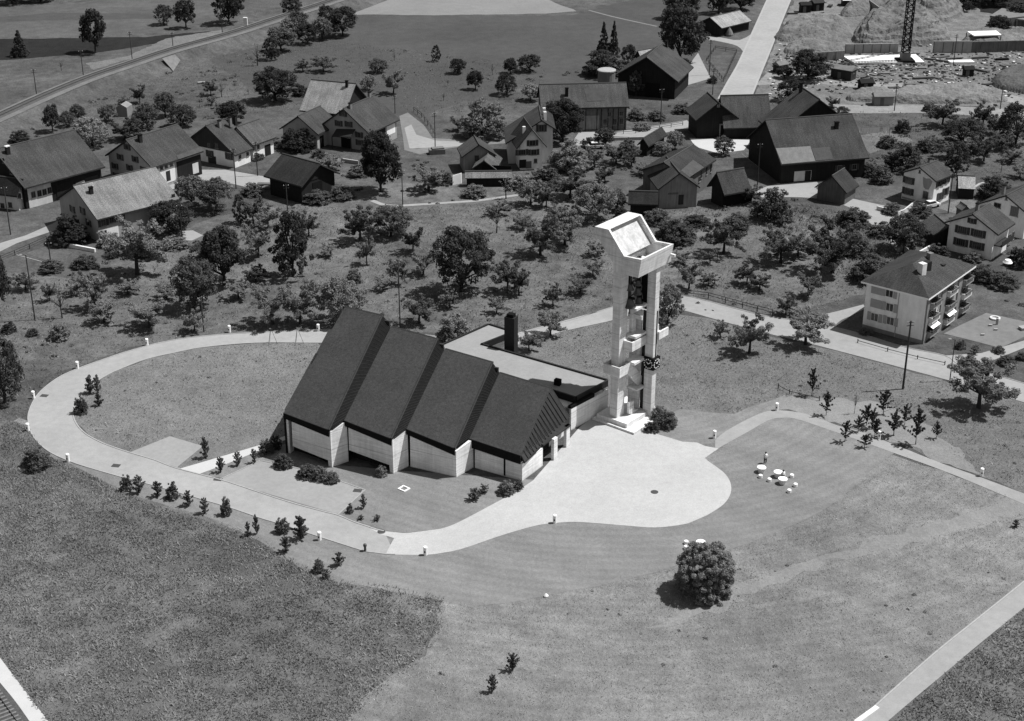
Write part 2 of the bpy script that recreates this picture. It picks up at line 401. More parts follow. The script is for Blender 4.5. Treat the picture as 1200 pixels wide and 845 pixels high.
LOR = [(600, 406), (630, 397), (662, 388), (712, 377), (762, 364), (795, 363), (830, 372), (862, 381), (900, 391), (942, 401), (1000, 416), (1060, 432), (1112, 446), (1150, 457), (1180, 466), (1230, 480)]
_, a_, b_ = band('village_road', UPR, LOR, .036, M['road']); kerb('kerb', a_, .15, .1, M['conc_kerb'])
band('side_lane', [(955, 376), (962, 370), (985, 364), (1012, 357)], [(975, 385), (985, 376), (998, 370), (1014, 362)], .042, M['road'])
sheet('garden_path', gp([(1107, 417), (1120, 430), (1160, 424), (1215, 402), (1215, 395), (1150, 414)]), .044, M['road'])
sheet('parking_bay', gp([(152, 530.5), (199, 511.5), (238, 523), (207.5, 548)]), .046, M['parking'])
p2 = gp([(258, 562.5), (305, 540.5), (366, 553), (428, 575), (397, 603.5)])
sheet('parking_bay', p2, .046, M['parking'])
kerb('kerb', gp([(258, 562), (305, 540), (366, 552.5), (428, 574.5), (396.5, 603)]), .14, .09, M['conc_kerb'])
sheet('concrete_path', gp([(211, 549.5), (240, 541), (311, 520), (350, 505), (352, 509), (316, 523), (300, 530), (268, 543), (233, 556)]), .048, M['concrete_path'])
sheet('yard', gp([(236, 199), (264, 199), (316, 208), (330, 214), (300, 222), (262, 213), (215, 215), (200, 220), (196, 210)]), .02, M['road'])
sheet('lane', gp([(-10, 288), (30, 276), (62, 262), (120, 230), (200, 214), (205, 221), (130, 245), (70, 268), (20, 285), (-10, 300)]), .024, M['road'])
sheet('yard', gp([(468, 136), (478, 132), (497, 147), (507, 162), (545, 164), (590, 159), (592, 168), (540, 172), (512, 176), (492, 181), (474, 176), (472, 160)]), .02, M['road_dim'])
sheet('yard', gp([(474, 150), (482, 146), (488, 158), (512, 165), (545, 166), (540, 171), (510, 174), (480, 174)]), .028, M['road'])
sheet('lane', gp([(673, 163), (680, 153), (698, 151), (720, 155), (805, 141), (812, 148), (757, 161), (720, 160), (690, 170), (674, 173)]), .022, M['road'])
sheet('yard', gp([(808, 162), (880, 164), (872, 176), (842, 180), (815, 172)]), .02, M['concrete_path'])
sheet('garden_slab', gp([(205, 276), (212, 271), (226, 270), (238, 276), (225, 282), (210, 281)]), .022, M['road'])
band('lane', [(880, 226), (912, 215), (957, 213), (957, 222), (995, 232), (1062, 247), (1075, 254), (1050, 268), (1062, 292)],
     [(880, 232), (915, 231), (950, 232), (972, 236), (995, 243), (1012, 255), (1022, 264), (1040, 282), (1052, 296)], .026, M['road'], 3)
way('footpath', [(436, 235), (450, 240), (467, 241), (495, 239.5), (525, 237.5), (560, 235), (600, 229.5), (640, 224)], 1.1, .02, M['road'])
way('footpath', [(690, 12), (720, 20), (770, 31)], .9, .02, M['road_dim'])
_, a_, b_ = band('main_road', [(842, 116), (853, 96), (865, 75), (880, 42), (899, 0), (915, -35)], [(880, 114), (893, 82), (902, 60), (913, 32), (927, -2), (943, -40)], .03, M['asphalt'])
kerb('road_edge', a_, .5, .06, M['conc_kerb']); kerb('road_edge', b_, .5, .06, M['conc_kerb'])
band('lane', [(822, 42), (845, 44), (867, 47), (886, 36)], [(823, 45), (845, 49), (864, 54), (872, 62)], .022, M['road'], 3)
sheet('lane', gp([(812, 70), (818, 62), (833, 92), (812, 98), (795, 103), (785, 112), (780, 108), (800, 92)]), .022, M['road'])
_, a_, b_ = band('bottom_road', [(1100, 762), (1060, 797), (1003, 848), (960, 886)][::-1]+[(1150, 722), (1230, 658)], [(1100, 795), (1070, 820), (1040, 846), (1010, 875)][::-1]+[(1150, 753), (1230, 688)], .04, M['road'])
kerb('kerb', a_, .2, .1, M['conc_kerb'])
kerb('kerb', gp([(1003, 847), (1028, 829)]), .55, .14, M['offwhite'])
field('bank_meadow', [(1230, 690), (1150, 755), (1070, 822), (1010, 880), (1260, 900)], .022, M['g_dark'], .4)
band('gravel_lane', [(-20, 745), (0, 771), (28, 808), (57, 846), (75, 870)], [(-20, 775), (0, 800), (18, 822), (35, 846), (50, 868)], .036, M['concrete_path'])
sheet('track_bed', gp([(-60, 765), (0, 799), (36, 846), (60, 885), (-100, 885)]), .03, M['ballast'])
# ------------------------------------------------------------------ church
w = unit([.8922, -.4515, 0]); r = unit([.6488, .7610, 0]); rp = np.array([r[1], -r[0], 0])
wp = np.array([-w[1], w[0], 0])
ch = thing('church', 'concrete church with four stepped dark roofs beside the bell tower', 'church', (-10, 185, 0))
BAY = [dict(bi=(337, 532), bo=(389, 548.0), e=(386.5, 503.3), rR=(448, 370), rL=(404, 360), eL=(333.3, 483.3)),
       dict(bi=(408.7, 540.7), bo=(461, 555.3), e=(459.5, 513.5), rR=(512.5, 397.5), rL=(458, 383), eL=(404, 492)),
       dict(bi=(479, 546.5), bo=(535, 559.5), e=(534, 525), rR=(577, 425), rL=(521, 409), eL=(477, 502)),
       dict(bi=(555, 548), bo=(612, 564), e=(611, 533.3), rR=(645.3, 455.3), rL=(585, 437), eL=(550.7, 513.3))]
k46 = math.tan(math.radians(46))
for d in BAY:
    d['BO'] = G(*d['bo']); d['BI'] = G(*d['bi'])
    d['E'] = d['BO']+UP*HT(d['BO'], d['e'][1])
    A = onplane(*d['rR'], d['E'], rp*k46+UP); d['A'] = A
# ridge plan line: least-squares vertical plane parallel to w
tt = np.mean([d['A']@wp for d in BAY])
for d in BAY:
    d['A'] = onplane(*d['rR'], wp*tt, wp); d['L'] = onplane(*d['rL'], wp*tt, wp)
    d['EL'] = onplane(*d['eL'], d['BI'], wp)
    d['E'] = onplane(*d['e'], d['BO'], wp)
NOTCH = [(458, 381.5), (521, 408), (585, 436.5)]
def wallpoly(px, O, n, th, name, m, parent):
    """wall slab: outline sighted on the vertical plane through O with normal n, thickness th inward"""
    b = MB(); b.prism([onplane(x, y, O, n) for x, y in px], np.array(n)*th); return b.build(name, m, parent)
WP = [[(341.5, 488), (387, 505.5), (389.3, 548.5), (385, 547), (384.5, 539.5), (343, 522.8)],
      [(408, 496), (459.8, 515.5), (461.3, 555.8), (457, 554.5), (456.3, 545), (409, 527.5)],
      [(480.5, 505.5), (533.3, 526.5), (535.3, 559.8), (481, 547)],
      [(556.5, 521.5), (611, 541.5), (612.2, 564.3), (556.5, 548.5)]]
for i, d in enumerate(BAY):
    n_in = unit(np.cross(UP, d['BO']-d['BI'])); n_in = n_in if n_in[1] > 0 else -n_in
    wallpoly(WP[i], d['BO'], n_in, .4, 'wall', M['conc'], ch)
    # dark recessed glazing behind the wall
    q = d['BI']+n_in*1.1+r*.2; q2 = d['BO']+n_in*1.1-w*.3
    b = MB(); b.prism([q, q2, q2+UP*2.2, q+UP*2.2], n_in*.15); b.build('window', M['glass'], ch)
    # dark joint strip at the inner end of the wall
    b = MB(); a0 = d['BI']-unit(d['BO']-d['BI'])*.05+n_in*.10
    b.obox(a0, -unit(d['BO']-d['BI'])*.28, n_in*.3, UP*(d['EL'][2]-.5)); b.build('window_strip', M['black'], ch)
    # roof slab
    th = UP*-.42; ov = -wp*.25
    P = [d['EL']+ov, d['E']+ov, d['A'], d['L']]
    b = MB(); b.prism(P, th); ro = b.build('roof', M['church_roof'], ch)
    fb = MB(); e0, e1 = P[0]-wp*.06, P[1]-wp*.06
    fb.prism([e0+UP*.03, e1+UP*.03, e1-UP*(1.0 if i < 3 else 1.25), e0-UP*(.75 if i < 3 else 1.25)], wp*.12)
    fb.build('fascia', M['black'], ro)
    rb = MB(); rb.prism([P[3]+UP*.02, P[2]+UP*.02, P[2]-UP*.25, P[3]-UP*.25], wp*.35); rb.build('ridge_cap', M['bitumen'], ro)
    if i < 3:
        nx = BAY[i+1]
        # return wall
        rin = -unit(np.cross(UP, nx['BI']-d['BO'])); rin = rin if rin[0] < 0 else -rin
        a, c = d['BO']+rin*.02, nx['BI']+rin*.02
        za = d['E'][2]-.75; zc = nx['EL'][2]-.35
        b = MB(); b.prism([a, c, c+UP*zc, a+UP*za], rin*.4); b.build('wall', M['conc'], ch)
        b = MB(); b.prism([a+UP*(za+.02), c+UP*(zc+.02), c+UP*(zc+.25), a+UP*(za+.25)], rin*.4); b.build('coping', M['frame_white'], ch)
        # glazed band between this roof's edge and the next, lower roof
        Nn = onplane(*NOTCH[i], wp*tt, wp); lo1 = nx['EL']+ov
        off = rp*.07+UP*.03
        q0, q1, q2, q3 = P[1]+off, P[2]+off, Nn+off+UP*.02, lo1+off+UP*.05
        b = MB(); ng = 24
        for k in range(ng):
            for j in range(3):
                g_ = lambda u_, v_: (q0+(q1-q0)*u_)*(1-v_)+(q3+(q2-q3)*u_)*v_
                b.face([g_(k/ng, j/3), g_(k/ng, (j+1)/3), g_((k+1)/ng, (j+1)/3), g_((k+1)/ng, j/3)])
        cl = b.build('clerestory', M['black'], ch)
        mb = MB()
        for k in range(1, 30):
            t = k/30; u0 = q0+(q1-q0)*t; u1 = q3+(q2-q3)*t
            mb.tube([u0+rp*.02, u0*.5+u1*.5+rp*.03+UP*.02, u1+rp*.02], .03, 4)
        mb.build('mullion', M['bitumen'], cl)
        tb = MB(); tb.tube([P[1]+UP*.05, P[2]+UP*.05], .13, 5); tb.build('verge', M['church_rib'], cl)
# rear wall under the ridges and solid core so that no light leaks
b = MB()
for d, nx in zip(BAY, BAY[1:]+[None]):
    a, c = d['L'], d['A']
    if nx is not None: c = nx['L']*1.0; c = np.array([c[0], c[1], d['A'][2]])
    za = min(a[2], c[2])-.45
    a0, c0 = a*[1, 1, 0]-wp*.4, c*[1, 1, 0]-wp*.4
    b.prism([a0, c0, c0+UP*za, a0+UP*za], wp*.3)
b.build('rear_wall', M['church_rib'], ch)
d = BAY[0]; a = d['BI']-w*.05; c = d['L']*[1, 1, 0]
b = MB(); b.prism([a+r*.2, c-wp*.4, c-wp*.4+UP*(d['L'][2]-.5), a+r*.2+UP*(d['EL'][2]-.5)], w*.35); b.build('wall', M['conc'], ch)
# stepped slabs at the left edge of the highest roof
for s0, s1, ww in ((.03, .55, .5), (.45, .78, .55)):
    P0 = d['EL']+(d['L']-d['EL'])*s0-UP*.12; P1 = d['EL']+(d['L']-d['EL'])*s1-UP*.12
    b = MB(); b.prism([P0, P1, P1-w*ww, P0-w*ww*.6], -UP*.4); b.build('roof_edge', M['church_roof'], ch)
# entrance end: ribbed hip, porch columns, side wall
d = BAY[3]; zE = d['E'][2]-.75
Aq = d['E']-UP*.05; Bq = G(667, 489, zE); Cq = onplane(659.5, 471, Bq, rp); Ap = d['A']
A2 = np.array([d['E'][0], d['E'][1], 0])+rp*.55+UP*(zE+.0)
b = MB()
low0, low1 = A2, Bq+rp*.0
hn = unit(np.cross(low1-low0, Ap-low0)); hn = hn if hn[2] > 0 else -hn
b.prism([Aq, low0, low1, Ap], -hn*.25)
for k in range(1, 15):
    t = k/15
    top = Aq+(Ap-Aq)*t
    bot = low0+(low1-low0)*t
    e = unit(low1-low0)*.07
    b.prism([top+hn*.01, top+e+hn*.01, bot+e+hn*.01, bot+hn*.01], hn*.06, 1)
hp = b.build('hip_roof', [M['church_rib'], M['black']], ch)
b = MB(); b.prism([low0+rp*.03, low1+rp*.03, low1+rp*.03-UP*.9, low0+rp*.03-UP*.3], -rp*.2); b.build('fascia', M['church_rib'], hp)
b = MB(); b.prism([Ap, low1, low1-rp*3.2-UP*.2, Ap-w*1.5-UP*2], r*.25); b.build('gable_end', M['church_rib'], ch)
s0 = d['BO']+np.array([0, 0, 0]); sd = unit(G(668, 522)-G(612, 564)); sn = np.array([sd[1], -sd[0], 0])
b = MB(); e0 = s0; e1 = s0+sd*5.0
b.prism([e0, e1, e1+UP*(zE-.35), e0+UP*(zE-.5)], -sn*.4); b.build('wall', M['conc'], ch)
for px in ((649.5, 538), (664, 523)):
    c = G(*px); b = MB(); b.box(c[0], c[1], 0, .9, .45, zE+.1, math.atan2(sd[1], sd[0])); b.build('column', M['conc'], ch)
c0 = e1-sn*2.2; c1 = c0+sd*9
b = MB(); b.prism([c0, c1, c1+UP*3, c0+UP*3], -sn*.3); b.build('wall', M['conc'], ch)
b = MB(); q = c0+sd*2.5+sn*.05; b.prism([q, q+sd*2.4, q+sd*2.4+UP*2.4, q+UP*2.4], sn*.06); b.build('door', M['wd_black'], ch)
b = MB(); b.prism([e1-sn*2.6+UP*(zE-.1), e1+sd*7-sn*2.6+UP*(zE-.1), e1+sd*7+sn*.1+UP*(zE-.1), e1+sn*.1+UP*(zE-.1)], UP*.2); b.build('soffit', M['wd_dark'], ch)
q0, q1 = onplane(590.2, 535, BAY[3]['BO'], n_in), onplane(592.2, 560, BAY[3]['BO'], n_in)
b = MB(); wd_ = unit(BAY[3]['BO']-BAY[3]['BI'])
b.obox(np.array([q0[0], q0[1], .1])-n_in*.02, wd_*.28, n_in*.1, UP*(q0[2]-.1)); b.build('window_strip', M['black'], ch)
# flat roofed annex behind the nave
ZR = 4.2
an = thing('parish_wing', 'low flat roofed concrete wing with pale gravel roof behind the church', 'building', (0, 205, 0))
AN = [G(674.5, 466, ZR), G(711, 446.5, ZR), G(563, 404, ZR), G(600, 389.5, ZR), G(573, 381, ZR), G(512, 408, ZR)]
fl = AN[0]-unit(AN[0]-AN[1])*0; back = G(649, 458, ZR)
gap = back+(back-AN[0])*.2
ridge_r = BAY[3]['A']*[1, 1, 0]+UP*ZR
rl = BAY[1]['L']*[1, 1, 0]+UP*ZR+wp*.2
PLAN = [AN[0], AN[1], AN[2], AN[3], AN[4], np.array([AN[5][0], AN[5][1], ZR]), rl, BAY[3]['L']*[1, 1, 0]+UP*ZR+wp*.2, gap]
b = MB()
me_pts = PLAN
o_roof = sheet('roof', PLAN, ZR, M['flatroof']); del o_roof['kind']
o_roof.data.transform(__import__('mathutils').Matrix.Translation((0, -205, 0))); o_roof.parent = an
pb = MB(); wb = MB()
for i in range(len(PLAN)):
    a, c = PLAN[i], PLAN[(i+1) % len(PLAN)]
    if i in (6, 5): continue
    dr = unit(c-a); nn = np.array([dr[1], -dr[0], 0])
    if i != 99: nn = nn if True else nn
    ctr = np.mean(PLAN, axis=0)
    # outward side
    mid = (a+c)/2; probe = mid+nn*.3
    inside = False; j = len(PLAN)-1
    for q in range(len(PLAN)):
        xi, yi, xj, yj = PLAN[q][0], PLAN[q][1], PLAN[j][0], PLAN[j][1]
        if (yi > probe[1]) != (yj > probe[1]) and probe[0] < (xj-xi)*(probe[1]-yi)/(yj-yi)+xi: inside = not inside
        j = q
    if inside: nn = -nn
    pb.prism([a-UP*.75+nn*.0, c-UP*.75, c+UP*.22, a+UP*.22], nn*.28)
    a0, c0 = a*[1, 1, 0]-nn*.25, c*[1, 1, 0]-nn*.25
    wb.prism([a0, c0, c0+UP*(ZR-.05), a0+UP*(ZR-.05)], -nn*.3)
pb.build('fascia', M['bitumen'], an); wb.build('wall', M['conc'], an)
c = G(653.5, 451, ZR); b = MB(); b.box(c[0], c[1], ZR, .9, .7, .9, -.5); b.build('roof_vent', M['black'], an)
# lower link roof by the entrance and its parapet
b = MB(); q0 = G(664, 478, 3.2); q1 = G(676, 470, 3.2)
b.prism([q0, q1, q1-w*3, q0-w*3], UP*.2); b.build('link_roof', M['offwhite'], an)
q0 = G(669, 504.5); q1 = G(712, 481.5); dd = unit(q1-q0); nn = np.array([dd[1], -dd[0], 0])
b = MB(); b.prism([q0, q1, q1+UP*3.35, q0+UP*3.35], -nn*.3); b.build('end_wall', M['conc'], an)
b = MB(); b.prism([q0+UP*3.36, q0+(q1-q0)*.62+UP*3.36, q0+(q1-q0)*.62+UP*3.9, q0+UP*3.75], -nn*.6); b.build('louvre', M['black'], an)
# chimney stack
c = G(599, 436); hh = HT(c, 371)
cs = thing('chimney_stack', 'tall dark square chimney rising from the flat roofed wing', 'chimney', c)
b = MB(); b.box(c[0], c[1], 0, 1.65, 1.3, hh, -.46); b.build('stack', M['bitumen'], cs)
b = MB(); b.box(c[0], c[1], hh, 1.1, .9, .5, -.46); b.build('flue_cap', M['black'], cs)
b = MB(); q0, q1 = G(576, 409, 2.5), G(598, 400, 2.5); b.prism([q0*[1, 1, 0], q1*[1, 1, 0], q1, q0], np.array([.3, .2, 0])); b.build('court_wall', M['white'], an)
# small things round the church
dm = [(466, 573.6), (472.7, 569.6), (481, 573.3), (474, 577)]; dg = gp(dm); cen = np.mean(dg, axis=0)
b = MB()
for i in range(4):
    a, c = dg[i], dg[(i+1) % 4]
    b.prism([a, c, c+(cen-c)*.3, a+(cen-a)*.3], UP*.16)
tag(b.build('inlet_frame', M['white'], loc=cen), 'white square concrete inlet frame set in the lawn below the church', 'drain inlet')
def manhole(px, rad, label):
    g = G(*px); b = MB(); b.lathe(g+UP*.045, [(rad, 0), (rad, .03), (rad*.8, .035), (rad*.78, .028)], 20)
    tag(b.build('manhole_cover', M['steel'], loc=g), label, 'manhole cover')
manhole((767, 577), .5, 'round dark manhole cover in the pale church plaza')
manhole((447, 623.5), .5, 'round dark manhole cover where the asphalt road meets the plaza')
def grate(px, label):
    g = G(*px); b = MB(); b.box(g[0], g[1], .045, 1.1, .8, .03, -.2)
    for i in range(6): b.box(g[0]-.4+i*.16, g[1]-i*.03, .076, .05, .7, .01, -.2)
    tag(b.build('drain_grate', M['steel'], loc=g), label, 'drain grate')
grate((52, 464), 'dark drain grate on the outside of the loop road bend')
grate((136, 546), 'dark drain grate in the loop road below the upper parking bay')
grate((356, 558.5), 'dark drain grate at the church end of the big parking bay')
grate((419, 575.3), 'dark drain grate at the far corner of the big parking bay')
grate((255.5, 562), 'dark drain grate between concrete footpath and big parking bay')

# ------------------------------------------------------------------- tower
O = G(722.6, 497.5); ea = unit(G(743, 510)-G(693, 492)); eb = np.array([-ea[1], ea[0], 0])
def T(a, b, z): return O+ea*a+eb*b+UP*z
tw = thing('bell_tower', 'tall white concrete bell tower with slanted trough shaped head', 'bell tower', O)
def tbox(name, a0, a1, b0, b1, z0, z1, m='conc_tower', parent=None):
    q = MB(); q.obox(T(a0, b0, z0), ea*(a1-a0), eb*(b1-b0), UP*(z1-z0)); return q.build(name, M[m], parent or tw)
LS, FS, RS = G(693.4, 492.4), G(742.8, 510), G(776.6, 485)
fa, fb_ = (FS-O)@ea, (FS-O)@eb; la = (LS-O)@ea; rb_ = (RS-O)@eb
tbox('plinth', la, fa, fb_, rb_, 0, .35)
tbox('plinth_step', la+.5, fa-1.6, fb_+.5, rb_-.3, .351, 1.0)
def wall_b(name, px, b, th, m='conc_tower', parent=None):   # outline in the plane b = const
    q = MB(); q.prism([onplane(x, y, T(0, b, 0), eb) for x, y in px], eb*th); return q.build(name, M[m], parent or tw)
def wall_a(name, px, a, th, m='conc_tower', parent=None):   # outline in the plane a = const
    q = MB(); q.prism([onplane(x, y, T(a, 0, 0), ea) for x, y in px], -ea*th); return q.build(name, M[m], parent or tw)
zt = (onplane(748, 326, T(0, -.35, 0), eb))[2]
tbox('pier', -1.25, 0, 0, 1.7, .3, zt+1.5)
pr = G(762, 490.8); ra, rbb = (pr-O)@ea, (pr-O)@eb
tbox('pier', ra-1.35, ra, rbb, rbb+.95, .3, zt+1.0)
tbox('pier', ra-3.6, ra-2.6, rbb+.3, rbb+1.3, .3, zt+.5)
tbox('pier', -1.2, -.3, rbb-.2, rbb+.9, .3, zt+.5)
# stair core
zb0, zb1 = HT(T(0, 1, 0), 370), zt-.1
tbox('core_wall', -1.2, .55, rbb-.05, rbb+.25, .3, zb0-.2)
tbox('core_wall', -.2, .25, 2.6, 3.6, 12.5, 18.5)
tbox('stair_shade_panel', .551, ra-1.34, rbb+.3, rbb+.4, .4, zb0-.2, 'glass')  # dark panel closing the open gap, its colour stands for the shade inside
for z, a1, b0 in ((4.6, 1.5, 2.6), (9.0, 1.5, 1.75), (13.0, 1.5, 1.75), (17.2, 1.5, 1.75)):
    tbox('landing', -.3, a1, b0, rbb-.06, z, z+.35)
# sloping stair parapets
wall_a('stair_parapet', [(739.5, 429), (745, 431), (757, 447), (757, 457), (750.5, 456.5), (736, 437)], .75, .3)
wall_a('stair_parapet', [(737, 485), (737, 472), (743, 469.5), (743, 480), (753, 480), (753, 485.5)], .9, .3)
wall_a('stair_wall', [(724, 455), (731.5, 459), (726, 497), (722.5, 498)], .02, .25)
# balconies (open boxes)
def balcony(name, a0, a1, b0, b1, z0, z1, th=.22):
    q = MB()
    q.obox(T(a0, b0, z0), ea*(a1-a0), eb*(b1-b0), UP*.25)
    q.obox(T(a0, b0, z0+.25), ea*(a1-a0), eb*th, UP*(z1-z0-.25))
    q.obox(T(a1-th, b0+th, z0+.25), ea*th, eb*(b1-b0-th), UP*(z1-z0-.25))
    q.obox(T(a0, b0+th, z0+.25), ea*th, eb*(b1-b0-th), UP*(z1-z0-.25))
    return q.build(name, M['conc_tower'], tw)
def zat(px, a, b):
    g = T(a, b, 0); return HT(g, px)
z0, z1 = zat(412.5, 1.5, 1.0), zat(402, 1.5, 1.0)
balcony('balcony', -.0, 1.5, 1.0, rbb-.02, z0, z1)
z0, z1 = zat(443.5, .8, -.8), zat(432, .8, -.8)
balcony('balcony', -2.0, .8, -.8, 2.3, z0, z1)
z0, z1 = zat(398, ra+.1, rbb+1.0), zat(389, ra+.1, rbb+1.0)
balcony('balcony', ra-1.6, ra+.25, rbb+.97, rbb+3.3, z0, z1)
# slot beside the right pier and lamp box
tbox('slot', ra+.001, ra+.05, rbb+.55, rbb+.75, 9.5, 16.5, 'black')
# bells and a black panel filling the gap behind them
tbox('bell_backing', -2.6, ra-1.36, rbb+.3, rbb+.4, zb0, zb1, 'black')
tbox('bell_beam', -.7, 1.6, 2.9, 3.2, zb0-.9, zb0-.3)
bm = mat('bell_bronze', .09, ((2, .3, None),), rough=.45, metal=.6); M['bell'] = bm
def bell(a, b, z, rr):
    q = MB(); q.lathe(T(a, b, z), [(rr, 0), (rr*.96, rr*.12), (rr*.7, rr*.55), (rr*.55, rr*1.1), (rr*.5, rr*1.35), (rr*.3, rr*1.5)], 16)
    o = q.build('bell', M['bell'], tw)
    y = MB(); y.obox(T(a-rr*.9, b-.09, z+rr*1.5), ea*rr*1.8, eb*.18, UP*.28); y.build('yoke', M['black'], o)
    for s in (-1, 1):
        y = MB(); y.obox(T(a+s*rr*.9-.06, b-.06, z+rr*1.2), ea*.12, eb*.12, UP*.6); y.build('bracket', M['steel'], o)
hb = zb1-zb0
for a, b, f, rr in ((.3, 1.9, .12, .85), (.5, 3.3, .40, .65), (.1, 2.0, .56, .6), (.9, 2.7, .68, .5), (.4, 3.7, .12, .7), (.5, 2.6, .84, .4), (.2, 3.6, .70, .5)):
    bell(a, b, zb0+.4+hb*f*.85, rr)
q = MB()
for b in (1.9, 3.6): q.obox(T(.1, b, zb0), ea*.12, eb*.12, UP*(zb1-zb0))
for f in (.3, .6, .9): q.obox(T(-.7, 1.75, zb0+hb*f), ea*.15, eb*(rbb-2), UP*.15)
q.build('bell_frame', M['steel'], tw)
# clock cube on the right pier
zc0, zc1 = zat(434.5, ra+.2, rbb-.3), zat(421, ra+.2, rbb-.3)
ca0, ca1, cb0, cb1 = ra-1.3, ra+.35, rbb-.35, rbb+1.3
ck = tbox('clock', ca0, ca1, cb0, cb1, zc0, zc1, 'black')
def dial(org, ux, n):
    q = MB(); cc = org+UP*(zc1-zc0)/2; R_ = (zc1-zc0)*.42
    q.prism([cc-ux*R_*1.05-UP*R_*1.05+n*.004, cc+ux*R_*1.05-UP*R_*1.05+n*.004, cc+ux*R_*1.05+UP*R_*1.05+n*.004, cc-ux*R_*1.05+UP*R_*1.05+n*.004], n*.03)
    for i in range(12):
        t = i*math.pi/6; rd = ux*math.sin(t)+UP*math.cos(t); tn = ux*math.cos(t)-UP*math.sin(t)
        p = cc+rd*R_*.78+n*.036; q.prism([p-tn*.07, p+tn*.07, p+tn*.07+rd*R_*.22, p-tn*.07+rd*R_*.22], n*.03, 1)
    o = q.build('dial', [M['black'], M['white']], ck)
    for t, ln, name in ((.9, .75, 'minute_hand'), (5.5, .5, 'hour_hand')):
        q = MB(); rd = ux*math.sin(t)+UP*math.cos(t); tn = ux*math.cos(t)-UP*math.sin(t); c = cc+n*(.04 if name[0] == 'm' else .075)
        q.prism([c-tn*.06, c+tn*.06, c+tn*.04+rd*R_*ln, c-tn*.04+rd*R_*ln], n*.03); q.build(name, M['white'], ck)
dial(T((ca0+ca1)/2, cb0, zc0), ea, -eb); dial(T(ca1, (cb0+cb1)/2, zc0), eb, ea)
# the head
bH = -.35
prof_px = [(697.1, 265.4), (713.1, 269), (731.4, 300.4), (751.5, 304.5), (748, 325.8), (719, 318.7), (718.4, 308.6), (696.5, 270.8)]
prof = [onplane(x, y, T(0, bH, 0), eb) for x, y in prof_px]
# depth along eb from the front parapet's far end
a_f = (prof[3]-O)@ea
far = onplane(789.4, 288, T(a_f, 0, 0), ea); W_ = (far-O)@eb-bH
q = MB(); q.prism(prof, eb*.35); q.build('head_side', M['conc_tower'], tw)
q = MB(); q.prism([p+eb*(W_-.35) for p in prof], eb*.35); q.build('head_side', M['conc_tower'], tw)
ins = eb*.351; Li = eb*(W_-.702)
def bar(name, poly, m='conc_tower'):
    q = MB(); q.prism([p+ins for p in poly], Li); q.build(name, M[m], tw)
p0, p1, p2, p3, p4, p5, p6, p7 = prof
dn = -UP*1.0
nslope = unit(np.cross(p2-p1, eb)); nslope = nslope if nslope[2] < 0 else -nslope
bar('head_slope', [p1+nslope*.75, p2+nslope*.75, p2+nslope*1.15, p1+nslope*1.15], 'conc_rough')
bar('head_top', [p0-UP*.02, p1-UP*.02, p1+nslope*.75-UP*.02, p1+nslope*1.15-UP*.02, p7])
bar('head_front', [p3-UP*.02, p4, p4-ea*.3, p3-ea*.3-UP*.02])
bar('head_floor', [p4-ea*.31, p5+UP*.0, p5+UP*.35, p4-ea*.31+UP*.4])
bar('head_back', [p5+UP*.36, p6, p7, p7+ea*.3, p6+ea*.3, p5+ea*.3+UP*.36])
q = MB(); c = T(a_f-.1, bH+W_-.6, p4[2]+1.1); q.obox(c, ea*.7, eb*.35, UP*.3); q.build('spout', M['conc_tower'], tw)
